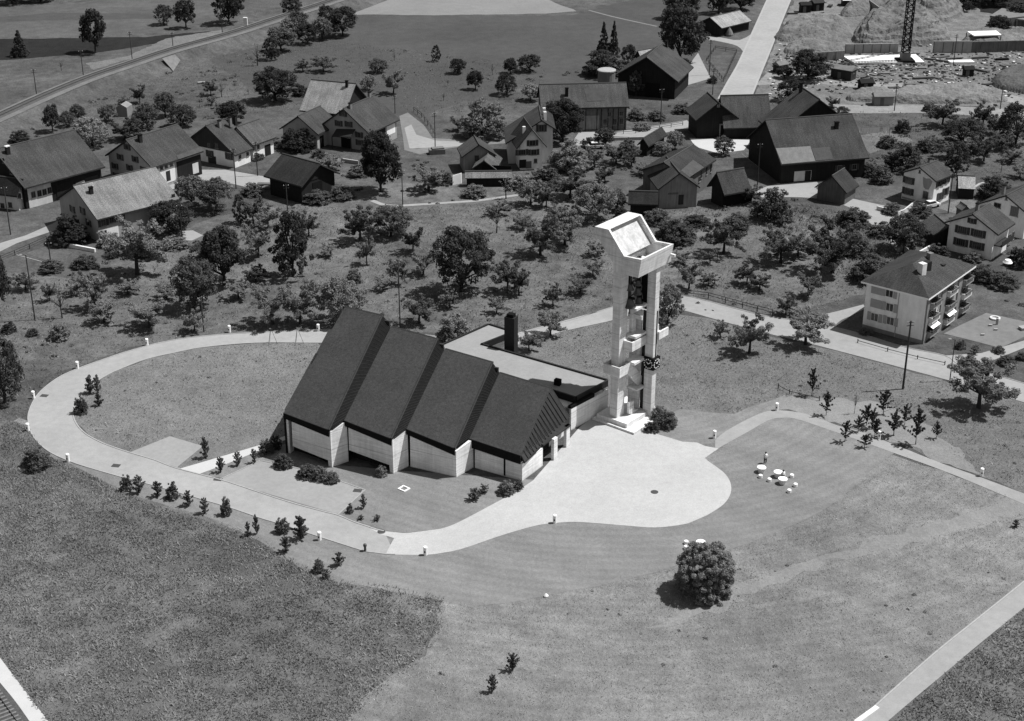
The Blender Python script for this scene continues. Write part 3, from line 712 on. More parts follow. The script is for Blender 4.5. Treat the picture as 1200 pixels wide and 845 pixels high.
# ---------------------------------------------------------------- houses
class House:
    """gabled building: A-B sighted eave ends at height ze, R sighted ridge end above A or B"""
    def __init__(s, name, label, cat, A, B, R, over, ze, wall, roof, oe=.55, og=.45, far=1.0, group=None, th=.28, gable=None, zg=None, roofuv=0, fix=None):
        s.A = G(*A, ze); s.B = G(*B, ze); s.ze = ze
        s.u = unit((s.B-s.A)); s.L = np.linalg.norm(s.B-s.A)
        p = np.array([-s.u[1], s.u[0], 0]); E = s.A if over == 'A' else s.B
        q0 = PXY(E); q1 = PXY(E+p)
        # solve E + hw*p + rise*z on the sight line of R
        d = ray(*R); Mx = np.array([p, UP, -d]).T
        hw, rise, _ = np.linalg.solve(Mx, CAM-E)
        if hw < 0: p, hw = -p, -hw
        pitch = math.degrees(math.atan2(rise, hw))
        if fix: hw, rise = fix
        elif not 24 < pitch < 52:
            print('PITCH', label[:40], round(pitch), round(hw, 1), round(rise, 1))
            pt = math.radians(min(max(pitch, 36), 50))
            # keep the sight line's row: choose hw so that the ridge row matches
            best = min(np.arange(1, 16, .05), key=lambda h: abs(PXY(E+p*h+UP*h*math.tan(pt))[1]-R[1]))
            hw, rise = best, best*math.tan(pt)
        s.p, s.hw, s.rise = p, hw, rise; s.tan = rise/hw; s.oe, s.og, s.th = oe, og, th
        c = s.A+s.u*s.L/2+p*hw; s.c = np.array([c[0], c[1], 0])
        s.H = thing(name, label, cat, s.c, group)
        s.wt = oe; s.zw = ze+oe*s.tan-th*1.15
        # walls: pentagon prism
        t1 = 2*hw*far-oe if far != 1 else 2*hw-oe
        zr = ze+rise-th*1.15; zf = ze+(2*hw-t1)*s.tan-th*1.15
        s.t1 = t1
        def pent(z0):
            return [s.P(og, oe, z0), s.P(og, t1, z0), s.P(og, t1, zf), s.P(og, hw, zr), s.P(og, oe, s.zw)]
        b = MB(); b.prism(pent(-.1), s.u*(s.L-2*og)); s.wallo = b.build('wall', M[wall], s.H)
        if gable:   # boarded gable skins
            z0 = zg if zg else s.zw
            for so_, sg in ((og, -1), (s.L-og, 1)):
                y0 = s.P(so_, oe+.01, z0)+s.u*sg*.02
                pts = [s.P(so_, oe+.02, z0), s.P(so_, t1-.02, z0), s.P(so_, t1-.02, max(zf, z0+.02)), s.P(so_, hw, zr), s.P(so_, oe+.02, max(s.zw, z0+.02))]
                b = MB(); b.prism([q+s.u*sg*.02 for q in pts], s.u*sg*.07); b.build('gable_boards', M[gable], s.H)
        b = MB(); sl = math.hypot(hw, rise)
        nn = unit(UP*hw-p*rise) if False else unit(np.cross(s.u, p*hw+UP*rise)); nn = nn if nn[2] > 0 else -nn
        s.n1 = nn
        tf = 2*hw*far if far != 1 else 2*hw; zfe = ze+(2*hw-tf)*s.tan
        e0, e1, r0, r1 = s.A, s.B, s.P(0, hw, ze+rise), s.P(s.L, hw, ze+rise)
        f0, f1 = s.P(0, tf, zfe), s.P(s.L, tf, zfe)
        o1 = RNG.uniform(0, 50)
        b.face([e0, e1, r1, r0], 0, [(o1, 0), (o1+s.L, 0), (o1+s.L, sl), (o1, sl)])
        b.face([f1, f0, r0, r1], 0, [(o1, 60), (o1+s.L, 60), (o1+s.L, 60+sl), (o1, 60+sl)])
        dn = -UP*th
        for a, c_ in ((e0, e1), (e1, r1), (r1, f1), (f1, f0), (f0, r0), (r0, e0)):
            b.face([c_, a, a+dn, c_+dn], 1)
        b.face([e1+dn, e0+dn, r0+dn, r1+dn], 1); b.face([f0+dn, f1+dn, r1+dn, r0+dn], 1)
        s.roof = b.build('roof', [M[roof], M['wd_dark']], s.H)
        # ridge tiles
        b = MB(); b.tube([r0+UP*.03, r1+UP*.03], .13, 6); b.build('ridge_tiles', M[roof if False else 'rf_grey'], s.roof)
    def P(s, a, t, z):
        q = s.A+s.u*a+s.p*t; return np.array([q[0], q[1], z])
    def face(s, f):
        if f == 'F': return s.P(0, s.oe, 0), -s.p, s.u
        if f == 'K': return s.P(0, s.t1, 0), s.p, s.u
        if f == 'A': return s.P(s.og, 0, 0), -s.u, s.p
        return s.P(s.L-s.og, 0, 0), s.u, s.p
    def win(s, f, pts, w_=1.0, h=1.3, sh='shutter', frame='window', glass='glass', double=False):
        O_, n, t = s.face(f)
        if t@np.array([1, 0, 0]) < 0: t = -t
        for x, y in pts:
            c = onplane(x, y, O_, n)
            b = MB(); b.obox(c-t*w_/2-UP*h/2+n*.005, t*w_, n*.07, UP*h); fo = b.build('window', M[frame], s.H)
            b = MB()
            k = 2 if w_ < 1.6 else 4
            for i in range(k):
                b.obox(c-t*(w_/2-.07)+t*i*(w_-.1)/k-UP*(h/2-.09)+n*.076, t*((w_-.1)/k-.05), n*.02, UP*(h-.18))
            b.build('pane', M[glass], fo)
            b = MB(); b.obox(c-t*(w_/2+.08)-UP*(h/2+.1)+n*.005, t*(w_+.16), n*.16, UP*.1); b.build('sill', M['window'], fo)
            if sh:
                for sg in (-1, 1):
                    b = MB(); b.obox(c+t*sg*(w_/2+.30)-t*.26-UP*(h/2+.03)+n*.005, t*.52, n*.09, UP*(h+.06)); b.build('shutter', M[sh], fo)
    def door(s, f, x, y, w_, h, m='wd_mid', name='door', frame=None):
        O_, n, t = s.face(f)
        if t@np.array([1, 0, 0]) < 0: t = -t
        c = onplane(x, y, O_, n); c[2] = max(c[2], h/2+.02)
        b = MB(); b.obox(c-t*w_/2-UP*h/2+n*.006, t*w_, n*.08, UP*h); o = b.build(name, M[m], s.H)
        if frame:
            b = MB()
            b.obox(c-t*(w_/2+.25)-UP*h/2+n*.006, t*.25, n*.16, UP*h); b.obox(c+t*w_/2-UP*h/2+n*.006, t*.25, n*.16, UP*h)
            b.obox(c-t*(w_/2+.25)+UP*h/2+n*.006, t*(w_+.5), n*.16, UP*.3); b.build('door_frame', M[frame], o)
        return o
    def band(s, f, x0, y0, x1, y1, m, name):
        """patch on a wall between two sighted corners (upper left, lower right)"""
        O_, n, t = s.face(f)
        if t@np.array([1, 0, 0]) < 0: t = -t
        a, c = onplane(x0, y0, O_, n), onplane(x1, y1, O_, n)
        ww = (c-a)@t; z0 = min(a[2], c[2]); z0 = max(z0, .02); hh = max(a[2], c[2])-z0
        b = MB(); b.obox(np.array([a[0], a[1], z0])+n*.004, t*ww, n*.05, UP*hh); return b.build(name, M[m], s.H)
    def chimney(s, x, y, h=1.4, w_=.7, m='chimney', cap='black'):
        """sighted foot on the near roof slope (or ridge)"""
        O_ = s.A; c = onplane(x, y, O_, s.n1)
        rz = math.atan2(s.u[1], s.u[0]); h *= .75; w_ *= .85
        b = MB(); b.box(c[0], c[1], c[2]-.6, w_, w_*.8, h+.6, rz); o = b.build('chimney', M[m], s.roof)
        b = MB(); b.box(c[0], c[1], c[2]+h+.002, w_*1.25, w_*1.05, .16, rz); b.build('chimney_cap', M[cap], s.roof)
    def patch(s, pts, m, name='roof_patch', th=.05):
        """differently roofed patch on the near slope"""
        b = MB(); q = [onplane(x, y, s.A, s.n1)+s.n1*.02 for x, y in pts]
        if len(q) == 4:
            l1 = np.linalg.norm(q[1]-q[0]); l2 = np.linalg.norm(q[3]-q[0])
        b.prism(q, s.n1*th); b.build(name, M[m], s.roof)
def PXY(p):
    p = np.array(p, float)-CAM
    zc = p[1]*CP-p[2]*SP; yc = p[1]*SP+p[2]*CP
    return CX+FPX*p[0]/zc, CY-FPX*yc/zc

M['rt_pale'] = mat('patch_pale', .15, ((1, .2, None), (6, .2, None)))
M['rt_mid'] = mat('patch_mid', .06, ((1, .2, None), (6, .3, None)))
# --- west end of the village
h = House('farmhouse', 'long farmhouse with big streaked dark roof and white stub wall at the village edge', 'farmhouse', (28.7, 220.7), (123.3, 195.3), (87.3, 152), 'B', 4.6, 'wd_black', 'rf_mid', oe=1.0)
h.band('F', 31, 217, 62, 237, 'pl_offw', 'plaster_front')
h.win('F', [(39, 228), (46, 226.5), (52, 225), (58, 223)], 1.0, 1.3, None); h.win('A', [(4.5, 188), (13, 201)], .9, 1.1, None)
h.door('F', 75, 228, 3.2, 3.2, 'wd_black', 'barn_door'); h.door('F', 108, 215, 3.0, 3.0, 'wd_dark', 'barn_door')
h.chimney(9.5, 180, 1.9, .9, 'chimney_dark', 'offwhite')
h = House('lean_to_house', 'low side house with dark roof joined to the big farmhouse at the edge', 'house', (-20, 225), (20, 230), (27.3, 210), 'B', 3.2, 'pl_offw', 'rf_black', oe=.7)
h.win('F', [(23, 229), (12, 240), (3, 241)], .9, 1.1, None)
h = House('farmhouse', 'farmhouse with pale stained gable of six dark windows and dark tiled roof', 'farmhouse', (178, 196.7), (238.5, 177), (147.3, 164), 'A', 5.0, 'pl_grey', 'rf_mid', oe=.6)
h.win('A', [(149, 172), (141, 184), (158.5, 186.5), (135, 194.5), (152, 196.5), (168.5, 199), (136.5, 206)], .9, 1.2, 'shutter')
h.band('F', 181, 199, 206, 211, 'pl_white', 'plaster_front')
h.band('F', 206.5, 190, 237, 205, 'wd_black', 'barn_boards')
h.win('F', [(183, 198), (189, 196), (194.5, 194), (200.5, 191.8)], .8, 1.0, None)
h.patch([(209, 187), (239.5, 176.8), (235, 172), (206.5, 182.5)], 'rt_mid')
h.door('F', 197, 206, 1.1, 2.1, 'wd_dark'); h.door('F', 229, 197, 1.6, 2.2, 'pl_offw', 'barn_door')
h.chimney(164.5, 166, 1.9, .9, 'chimney_dark')
h = House('farmhouse', 'farmhouse with pale weathered roof beside the garden in front of the stained gable', 'farmhouse', (113.8, 257.5), (210.5, 233), (85, 231), 'A', 4.8, 'pl_grey', 'rf_pale', oe=.7, fix=(8.0, 4.5))
h.win('A', [(85, 245), (97, 247), (104, 261), (90, 260)], .9, 1.2, 'shutter')
h.win('F', [(121, 261), (130.5, 257.5), (140, 254)], 1.0, 1.3, 'shutter'); h.band('F', 115, 270, 140, 279, 'pl_white', 'plaster_front')
h.door('F', 122, 275, 1.1, 1.6, 'wd_black'); h.win('F', [(203, 230)], .8, 1.0, None)
h.chimney(107, 226.5, 1.5, .8, 'chimney_dark')
h = House('porch', 'tiny white porch with two windows in front of the dark barn wall', 'porch', (82, 227), (92, 223), (84.5, 216), 'A', 2.6, 'pl_white', 'rf_light', oe=.2, og=.15, th=.12)
h.win('F', [(84.8, 224), (89.5, 222.5)], .7, 1.0, None)
h = House('house', 'house with dark boarded gable above white walls beside the gravel yard', 'house', (275.3, 182), (297, 173.6), (240.7, 147.3), 'A', 3.0, 'pl_white', 'rf_mid', oe=.6, gable='wd_dark', zg=3.2)
h.win('A', [(246, 180), (268.5, 183)], 1.0, 1.4, 'shutter'); h.win('A', [(245, 170), (254, 170.5)], 1.0, 1.2, None)
h.win('F', [(281, 184), (290, 180.5)], .8, .8, None); h.door('A', 249, 191, 2.2, 1.6, 'wd_dark', 'shed_door')
h.chimney(257.5, 149, 1.9, .8)
h = House('house', 'white walled house with pale mossy roof joined behind the boarded gable house', 'house', (296.7, 170.5), (324, 160.5), (288, 139.3), 'B', 3.6, 'pl_white', 'rf_grey', oe=.6)
h.win('F', [(302.5, 171.5)], .8, 1.2, None); h.door('F', 314, 180, 1.8, 2.4, 'wd_black', 'barn_door'); h.win('F', [(297, 174)], .7, .9, None)
h.chimney(270, 145.5, 2.0, .7, 'chimney'); h.chimney(276, 143.5, 2.0, .8, 'chimney_dark')
h = House('barn', 'open timber barn with dark brown roof beside the gravel yard', 'barn', (308.7, 206), (353.3, 218.7), (375.3, 192), 'B', 4.0, 'wd_black', 'rf_dark', oe=.8, og=.9, gable='wd_black')
h.door('B', 372, 220, 2.6, 2.6, 'black', 'gateway')
h = House('farmhouse', 'farmhouse with broad grey gable facing the big chestnut tree', 'farmhouse', (432.7, 156.7), (468.5, 140), (402, 127.3), 'A', 4.2, 'pl_grey', 'rf_mid', oe=.6)
h.win('A', [(402, 133), (397, 144.5), (408.5, 145.5), (421, 158), (421.5, 167)], .9, 1.2, 'shutter')
h.band('F', 438, 152, 452, 165, 'wd_black', 'barn_boards'); h.band('F', 453, 147.5, 463, 155, 'pl_white', 'plaster_front')
b = MB(); q0, q1 = onplane(395, 163, *h.face('A')[:2]), onplane(417, 163.5, *h.face('A')[:2]); nA = h.face('A')[1]
b.prism([q0+UP*2.2, q1+UP*2.2, q1+nA*2.0+UP*1.0, q0+nA*2.0+UP*1.0], UP*.15); b.build('porch_roof', M['rf_dark'], h.H)
for q in (q0, q1):
    b = MB(); b.box(*(q+nA*1.9)[:2], 0, .2, .2, q[2]+1.0); b.build('porch_post', M['wd_dark'], h.H)
h.door('A', 406, 171, 2.6, 2.2, 'black', 'doorway'); h.chimney(410.5, 127, 1.5, .8); h.chimney(433, 113, 1.3, .8, 'chimney')
h = House('farmhouse', 'stable wing with blank grey gable half hidden by bushes', 'farmhouse', (372.7, 157.5), (399, 145), (348.7, 136), 'A', 3.6, 'pl_grey', 'rf_mid', oe=.6)
h.door('F', 377, 166, 1.5, 2.6, 'black', 'gateway'); h.win('A', [(359, 157)], .8, 1.6, None)
h = House('barn', 'barn with bright pale roof and black open gable behind the grey farmhouse', 'barn', (350.7, 129.3), (404, 134.5), (417.3, 98), 'B', 4.2, 'wd_black', 'rf_light', oe=.7, og=.7)
h.chimney(406.5, 101.5, 1.7, .7, 'chimney_dark')
# --- middle of the village
h = House('barn', 'small pale boarded barn with grey roof beside the lane', 'barn', (541, 184), (535.5, 173), (561.3, 169.3), 'A', 3.6, 'wd_pale', 'rf_mid', oe=.5)
h.win('A', [(558.7, 185.5)], .9, 1.2, None, 'wd_dark')
h = House('shed', 'low open shed with grey roof in front of the pale boarded barn', 'shed', (553, 197.5), (561, 184), (588, 188), 'A', 2.2, 'wd_black', 'rf_grey', oe=.3, og=.5)
h.door('A', 582, 199, 6.0, 1.9, 'black', 'gateway')
h = House('lean_to_shed', 'long low lean-to with bleached board roof at the orchard edge', 'shed', (545, 209), (600, 208.5), (600, 201), 'B', 1.9, 'wd_black', 'rf_light', oe=.4, og=.3, th=.12)
b = MB(); q0, q1 = G(530.5, 217), G(540.5, 215); b.prism([q0, q1, q1+UP*2.2, q0+UP*2.0], np.array([.1, .25, 0])); b.build('canvas_side', M['white'], h.H)
h = House('house', 'white gabled house with three rows of shuttered windows near the lean-to', 'house', (641, 172), (631, 158), (623.5, 151.3), 'A', 5.0, 'pl_white', 'rf_grey', oe=.9, og=.8)
h.win('A', [(624, 167.5)], 1.3, 1.2, 'shutter'); h.win('A', [(611.5, 178.5)], 1.6, 1.2, 'shutter'); h.win('A', [(625.5, 178.3)], 1.2, 1.2, 'shutter')
h.win('A', [(627.5, 188.3)], .7, .9, None); h.door('A', 612.5, 192, 1.5, 1.8, 'wd_black'); h.door('A', 619.5, 193, 1.2, 1.5, 'wd_mid')
h = House('long_house', 'long dark roofed house with white upper gable behind the shuttered house', 'house', (592.5, 168), (590.5, 150), (634.7, 140.7), 'A', 4.6, 'pl_offw', 'rf_dark', oe=.6, far=.70)
h.win('A', [(634.5, 150)], 1.1, 1.5, 'shutter')
b = MB()
for px, py in ((614, 157), (637, 133), (637, 138)):
    c = onplane(px, py, h.A, h.n1) if px < 620 else h.P(2, h.hw+.8, h.ze+h.rise-.4)+h.u*(0 if py > 135 else 3)
    b = MB(); b.box(c[0], c[1], c[2]-.3, .6, .6, 1.9, .3); b.build('chimney', M['offwhite'], h.roof)
h = House('farmhouse', 'long half timbered farmhouse with pale speckled ridge beside the concrete silo', 'farmhouse', (634, 127.5), (737.5, 125), (734, 96.7), 'B', 5.6, 'wd_mid', 'rf_grey', oe=.7)
h.band('F', 636, 128, 684, 150, 'pl_dim', 'plaster_front'); h.door('F', 692.5, 143.5, 3.6, 3.2, 'wd_pale', 'barn_door')
h.win('F', [(714, 134), (728, 133)], .9, 1.1, None); h.win('F', [(709, 143), (720.5, 142.5), (728, 142)], .9, 1.5, None)
b = MB()
O_, n_, t_ = h.face('F')
for px in (686, 699, 704, 712, 718, 724, 732):
    c = onplane(px, 140, O_, n_); c[2] = 0; b.obox(c+n_*.055, t_*.16, n_*.06, UP*5.0)
b.build('timber_frame', M['wd_black'], h.H); h.chimney(664, 112, 2.2, .8, 'chimney_dark')
h.patch([(684, 104), (707, 103), (709, 118), (688, 119)], 'rt_mid', 'roof_patch', .03)
g = G(710, 118); hh = HT(g, 81); sil = thing('silo', 'round pale concrete silo rising behind the half timbered farmhouse', 'silo', g)
b = MB(); b.lathe(g, [(2.1, 0), (2.1, hh-.4)], 20); b.build('tank', mat('silo_concrete', .13, ((.6, .15, (1, 1, .3)), (1, .15, (3, 3, .2)))), sil)
b = MB(); b.lathe(g+UP*(hh-.39), [(2.25, 0), (2.25, .25), (1.9, .4)], 20); b.build('lid', M['pl_grey'], sil)
h = House('big_barn', 'big dark timber barn with patched roof under the round chestnut', 'barn', (795, 96), (813, 78.5), (757.5, 66.7), 'A', 4.6, 'wd_black', 'rf_mid', oe=1.0, og=.8)
h.door('A', 765, 107, 3.5, 3.5, 'black', 'gateway'); h.chimney(781, 55, 1.8, .8, 'chimney_dark')
h = House('shed', 'small shed with bright metal roof behind the big dark barn', 'shed', (742, 67.5), (762, 64), (766, 56), 'B', 4.2, 'wd_dark', 'rf_light', th=.1)
b = MB(); c = onplane(750, 66, h.A, h.n1); b.box(c[0], c[1], c[2]-.3, .8, .8, 1.6); b.build('chimney', M['black'], h.roof)
h = House('barn', 'black timber barn with wide gable and pale framed gateway', 'barn', (815.3, 141.3), (802.7, 128.7), (842, 120), 'A', 4.4, 'wd_black', 'rf_dark', oe=.7, og=.9)
h.door('A', 850.5, 155, 2.6, 2.8, 'black', 'gateway', 'wd_pale'); h.win('A', [(842, 124)], .6, .5, None, 'offwhite')
h = House('stable', 'long stable with plain grey roof between two dark barns', 'stable', (848, 150.5), (905, 149), (905.3, 110.7), 'B', 2.6, 'wd_black', 'rf_grey', oe=.8)
h = House('house', 'steep ribbed roof house rising behind the wide farm roof', 'house', (888.5, 141), (909, 157), (938.7, 101.5), 'A', 5.5, 'wd_black', 'rf_grey', oe=.6, gable='wd_black')
h.chimney(938, 108, 2.6, .8, 'chimney_dark')
h = House('farmhouse', 'huge farmhouse roof with pale repaired patch and black boarded gable', 'farmhouse', (915.5, 193), (1019, 184.8), (896.8, 140.5), 'A', 4.4, 'wd_black', 'rf_mid', oe=.9, og=.5)
h.patch([(909, 174), (949.5, 171.5), (955.5, 189), (916.3, 192.5)], 'rt_pale'); h.patch([(951, 174), (972, 172.5), (976, 186.5), (956, 188.5)], 'rt_mid')
h.band('F', 931, 201, 950, 211, 'pl_offw', 'plaster_front'); h.door('F', 946.5, 206, 1.3, 2.2, 'wd_black')
h.win('F', [(984, 197), (1001, 195.5)], 1.0, 1.2, 'shutter'); h.band('A', 869, 189, 889, 205, 'pl_grey', 'plaster_front')
h.win('A', [(875, 194), (883.5, 199.5)], 1.2, 1.2, None); h.chimney(980, 150, 1.6, .9, 'chimney_dark')
h = House('barn', 'little plank barn standing alone beside the bright lane', 'barn', (992.5, 226.5), (1007, 217), (975, 206), 'A', 2.6, 'wd_mid', 'rf_dark', oe=.5)
h = House('barn', 'rambling grey timber barn with slit windows behind the tower head', 'barn', (805, 209), (839.5, 187), (813, 169), 'B', 5.2, 'wd_mid', 'rf_dark', oe=.6)
h.win('F', [(828, 199), (833, 196), (822, 203)], .5, 2.0, None, 'wd_dark'); h.win('F', [(819.5, 210)], .8, 1.0, None, 'wd_dark')
h.patch([(798, 200), (812, 187.5), (825, 196.5), (808, 208)], 'rt_mid')
h = House('barn', 'pale boarded cross gable of the rambling barn', 'barn', (771, 222), (756, 202), (796.7, 202.7), 'A', 4.2, 'wd_pale', 'rf_dark', oe=.5)
h.door('A', 798, 234, 1.0, 2.0, 'wd_dark'); b = MB(); q0, q1 = (onplane(x, y, h.P(-.05, 0, 0), h.u) for x, y in ((782, 190.5), (796.5, 202))); 
h.band('A', 783, 226, 795, 227.5, 'wd_mid', 'shelf')
h = House('open_shed', 'open cart shed with single grey roof beside the rambling barn', 'shed', (848.7, 228.5), (881, 223), (840.5, 202), 'A', 3.0, 'wd_black', 'rf_mid', oe=1.2, og=.4)
h.door('F', 864, 233, 6.5, 2.0, 'black', 'gateway')
h = House('shed', 'low tile roofed shed at the foot of the rambling barn', 'shed', (736, 239), (771, 240), (771.5, 224.5), 'B', 2.6, 'wd_black', 'rf_dark', oe=.4)
h = House('shed', 'small plank roofed shed between two round garden trees', 'shed', (760, 171.5), (782, 158), (776.7, 148.7), 'B', 2.4, 'wd_black', 'rf_dark', oe=.5)
h = House('barn', 'field barn with pale roof beside the straight main road', 'barn', (846, 33), (881, 24.5), (867, 12), 'B', 2.6, 'wd_black', 'rf_light', oe=.6, og=.4)
# --- eastern houses
def emblem(h, f, x, y, w_, hh):
    O_, n, t = h.face(f)
    if t[0] < 0: t = -t
    c = onplane(x, y, O_, n); b = MB()
    sh = [(-.5, .5), (-.15, .42), (.2, .5), (.5, .3), (.38, -.1), (.2, -.45), (-.05, -.5), (-.3, -.35), (-.42, 0)]
    b.prism([c+t*a*w_+UP*q*hh+n*.01 for a, q in sh], n*.03); b.build('mural', M['pl_grey'], h.H)
h = House('villa', 'white villa with grey shield shaped mural on its gable', 'house', (1097.3, 212.5), (1118.5, 204), (1077.8, 195.8), 'A', 5.4, 'pl_white', 'rf_mid', oe=.5, og=.3)
h.win('A', [(1065, 211.3), (1064, 224)], 1.5, 1.3, 'shutter'); h.win('A', [(1084.7, 228.5)], 1.2, 1.5, None); h.win('A', [(1078, 201)], .4, .6, None)
h.win('F', [(1100, 215.5), (1105, 213), (1110, 210.5)], .8, 1.2, 'shutter'); h.win('F', [(1101.5, 230), (1108, 224.5)], 1.2, 1.6, 'shutter')
h.band('A', 1057, 232, 1094, 240, 'pl_grey', 'plinth'); emblem(h, 'A', 1086.5, 215.5, 2.2, 2.4); h.chimney(1089, 190.5, 1.0, .7)
h = House('villa', 'white villa with four shuttered windows in its gable and a side balcony', 'house', (1170, 275), (1190, 261.5), (1140, 251), 'A', 5.2, 'pl_white', 'rf_mid', oe=.9, og=.4)
h.win('A', [(1128, 269.5), (1146.5, 273.5), (1126, 283.8), (1145, 287.8)], 1.7, 1.35, 'shutter'); h.win('A', [(1139.3, 258.8)], .6, .9, 'shutter')
O_, n_, t_ = h.face('F'); q = h.P(1.0, h.oe, 2.6)
b = MB(); b.obox(q, h.u*5, -h.p*1.5, UP*.18); b.obox(q-h.p*1.42+UP*.18, h.u*5, -h.p*.08, UP*.9); b.build('balcony', M['wd_dark'], h.H)
h.win('F', [(1183, 279), (1187, 276)], 1.0, 1.6, None); h.chimney(1145, 246, 1.6, .8, 'chimney')
h = House('villa', 'white villa cut off at the picture edge with one curtained window', 'house', (1206, 252), (1236, 236), (1179, 228.8), 'A', 5.0, 'pl_white', 'rf_mid', oe=.7, og=.4)
h.win('A', [(1188.8, 247.5)], 1.6, 1.8, None); h.win('A', [(1169, 240.5)], 1.4, .9, None); h.win('A', [(1179.5, 232.5)], .4, .6, None); h.chimney(1176, 224, 1.5, .8)
h = House('shed', 'dark garden shed with mossy single roof behind the apartment block', 'shed', (1077, 261), (1093.5, 275.5), (1112, 265.5), 'B', 2.6, 'wd_black', 'rf_grey', oe=.4, og=.3)
h = House('hut', 'small garden hut with white roof behind the mural villa', 'shed', (1120, 211), (1140, 212), (1143, 206.5), 'B', 2.2, 'wd_black', 'rf_light', oe=.2, og=.2, th=.1)
h = House('hut', 'little metal roofed hut at the pole between two villas', 'shed', (1119.5, 242), (1127, 247), (1133, 241.5), 'B', 2.2, 'wd_mid', 'rf_light', oe=.2, og=.2, th=.1)
# apartment block with hipped roof
zE = 8.2
L_, F_, R_ = G(1009, 329.5, zE), G(1089, 350, zE), G(1158.5, 314.5, zE)
u1 = unit(F_-L_); u2 = np.array([-u1[1], u1[0], 0]); u2 = u2 if u2[1] > 0 else -u2
d1 = np.linalg.norm(F_-L_); d2 = (R_-F_)@u2
L_ = F_-u1*d1; R_ = F_+u2*d2; K_ = L_+u2*d2
ap = thing('apartment_block', 'three storey white apartment block with hipped roof and flowered balconies', 'apartment block', ((L_+R_)/2)*[1, 1, 0])
pk = d1/2; rz = pk*.46
P1 = F_-u1*pk+u2*pk*1.0+UP*rz; P2 = R_-u1*pk-u2*pk*1.0+UP*rz
def uvq(pts, ux):
    o_ = pts[0]; ux = unit(ux); n = unit(np.cross(pts[1]-pts[0], pts[2]-pts[0])); vy = np.cross(n, ux)
    return [((p-o_)@ux, (p-o_)@vy) for p in pts]
b = MB()
for pts, ux in (([L_, F_, P1], u1), ([F_, R_, P2, P1], u2), ([R_, K_, P2], -u1), ([K_, L_, P1, P2], -u2)): b.face(pts, 0, uvq(pts, ux))
rf = b.build('roof', M['rf_mid'], ap)
b = MB(); b.prism([L_-UP*.32, F_-UP*.32, R_-UP*.32, K_-UP*.32], UP*.3); b.build('eave', M['white'], rf)
i_ = .7
a0 = L_+(u1+u2)*i_; b = MB(); b.obox(a0*[1, 1, 0], u1*(d1-2*i_), u2*(d2-2*i_), UP*(zE-.33)); b.build('wall', M['pl_white'], ap)
b = MB(); b.obox((L_+(u1+u2)*(i_-.04))*[1, 1, 0], u1*(d1-2*i_+.08), u2*(d2-2*i_+.08), UP*.7); b.build('plinth', M['pl_dim'], ap)
class Q: pass
f = Q(); f.H = ap
OL_ = F_-u2*(-i_)
def awin(pts, w_, h, O_, n, t, sh='shutter_pale', frame='window', closed=False):
    for x, y in pts:
        c = onplane(x, y, O_, n)
        b = MB(); b.obox(c-t*w_/2-UP*h/2+n*.005, t*w_, n*.07, UP*h); fo = b.build('window', M['shutter_pale' if closed else frame], ap)
        if not closed:
            b = MB()
            for i in range(2): b.obox(c-t*(w_/2-.08)+t*i*(w_/2-.04)-UP*(h/2-.1)+n*.076, t*(w_/2-.12), n*.02, UP*(h-.2))
            b.build('pane', M['glass'], fo)
            for sg in (-1, 1):
                b = MB(); b.obox(c+t*sg*(w_/2+.34)-t*.28-UP*h/2+n*.005, t*.56, n*.09, UP*h); b.build('shutter', M[sh], fo)
awin([(1028, 340), (1027, 356)], 2.0, 1.4, F_+u2*i_, -u2, u1, closed=True)
awin([(1042.5, 343.5), (1042.8, 360), (1025, 371.5), (1043.5, 376)], 1.3, 1.4, F_+u2*i_, -u2, u1, frame='frame_white')
b = MB(); q = onplane(1053.5, 345, F_+u2*i_, -u2)*[1, 1, 0]; b.obox(q-u2*.06, u1*.12, u2*.06, UP*(zE-.4)); b.build('downpipe', M['pl_grey'], ap)
# balcony side
nS, OS = u1, F_-u1*i_
for lo, hi in ((.2, 1.0), (5.6, 7.2), (12.0, 13.4)):
    if hi > d2-2*i_: continue
    b = MB(); q = OS+u2*(i_+lo); q = q*[1, 1, 0]; b.obox(q+nS*.01, nS*.25, u2*(hi-lo), UP*(zE-.4)); b.build('pilaster', M['pl_dim'], ap)
for lv in range(3):
    for k, lo in enumerate((1.3, 7.5, 13.6)):
        ln = 3.0
        if lo+ln > d2-i_: continue
        q = (OS+u2*(i_+lo))*[1, 1, 0]+UP*(.9+lv*2.45)
        b = MB(); b.obox(q+nS*.01, nS*.06, u2*ln, UP*2.0); b.build('balcony_door', M['glass'], ap)
        b = MB(); b.obox(q-UP*.1+nS*.08, nS*.75, u2*ln, UP*.12)
        b.obox(q+nS*.75+UP*.021, nS*.08, u2*ln, UP*.85); b.obox(q+nS*.08+UP*.021, nS*.67, u2*.08, UP*.85); b.obox(q+nS*.08+u2*(ln-.08)+UP*.021, nS*.67, u2*.08, UP*.85)
        bo = b.build('balcony', M['offwhite' if (k+lv) % 2 else 'pl_grey'], ap)
        b = MB(); b.obox(q+nS*.835+u2*.2+UP*.72, nS*.22, u2*(ln-.4), UP*RNG.uniform(.2, .35))
        b.build('flower_box', M['leaf_shrub'], bo)
    for lo in (4.9, 10.8):
        q = (OS+u2*(i_+lo))*[1, 1, 0]+UP*(1.3+lv*2.45)
        b = MB(); b.obox(q+nS*.01, nS*.08, u2*.9, UP*1.3); b.build('window', M['shutter_pale'], ap)
for lo, z in ((1.4, 2.9), (7.6, 2.9)):
    q = (OS+u2*(i_+lo))*[1, 1, 0]+UP*z; b = MB(); b.prism([q+nS*.1, q+u2*2.8+nS*.1, q+u2*2.8+nS*1.1-UP*.5, q+nS*1.1-UP*.5], UP*.06); b.build('awning', M['white'], ap)
nR = unit(np.cross(u2, P1-F_)); nR = nR if nR[2] > 0 else -nR
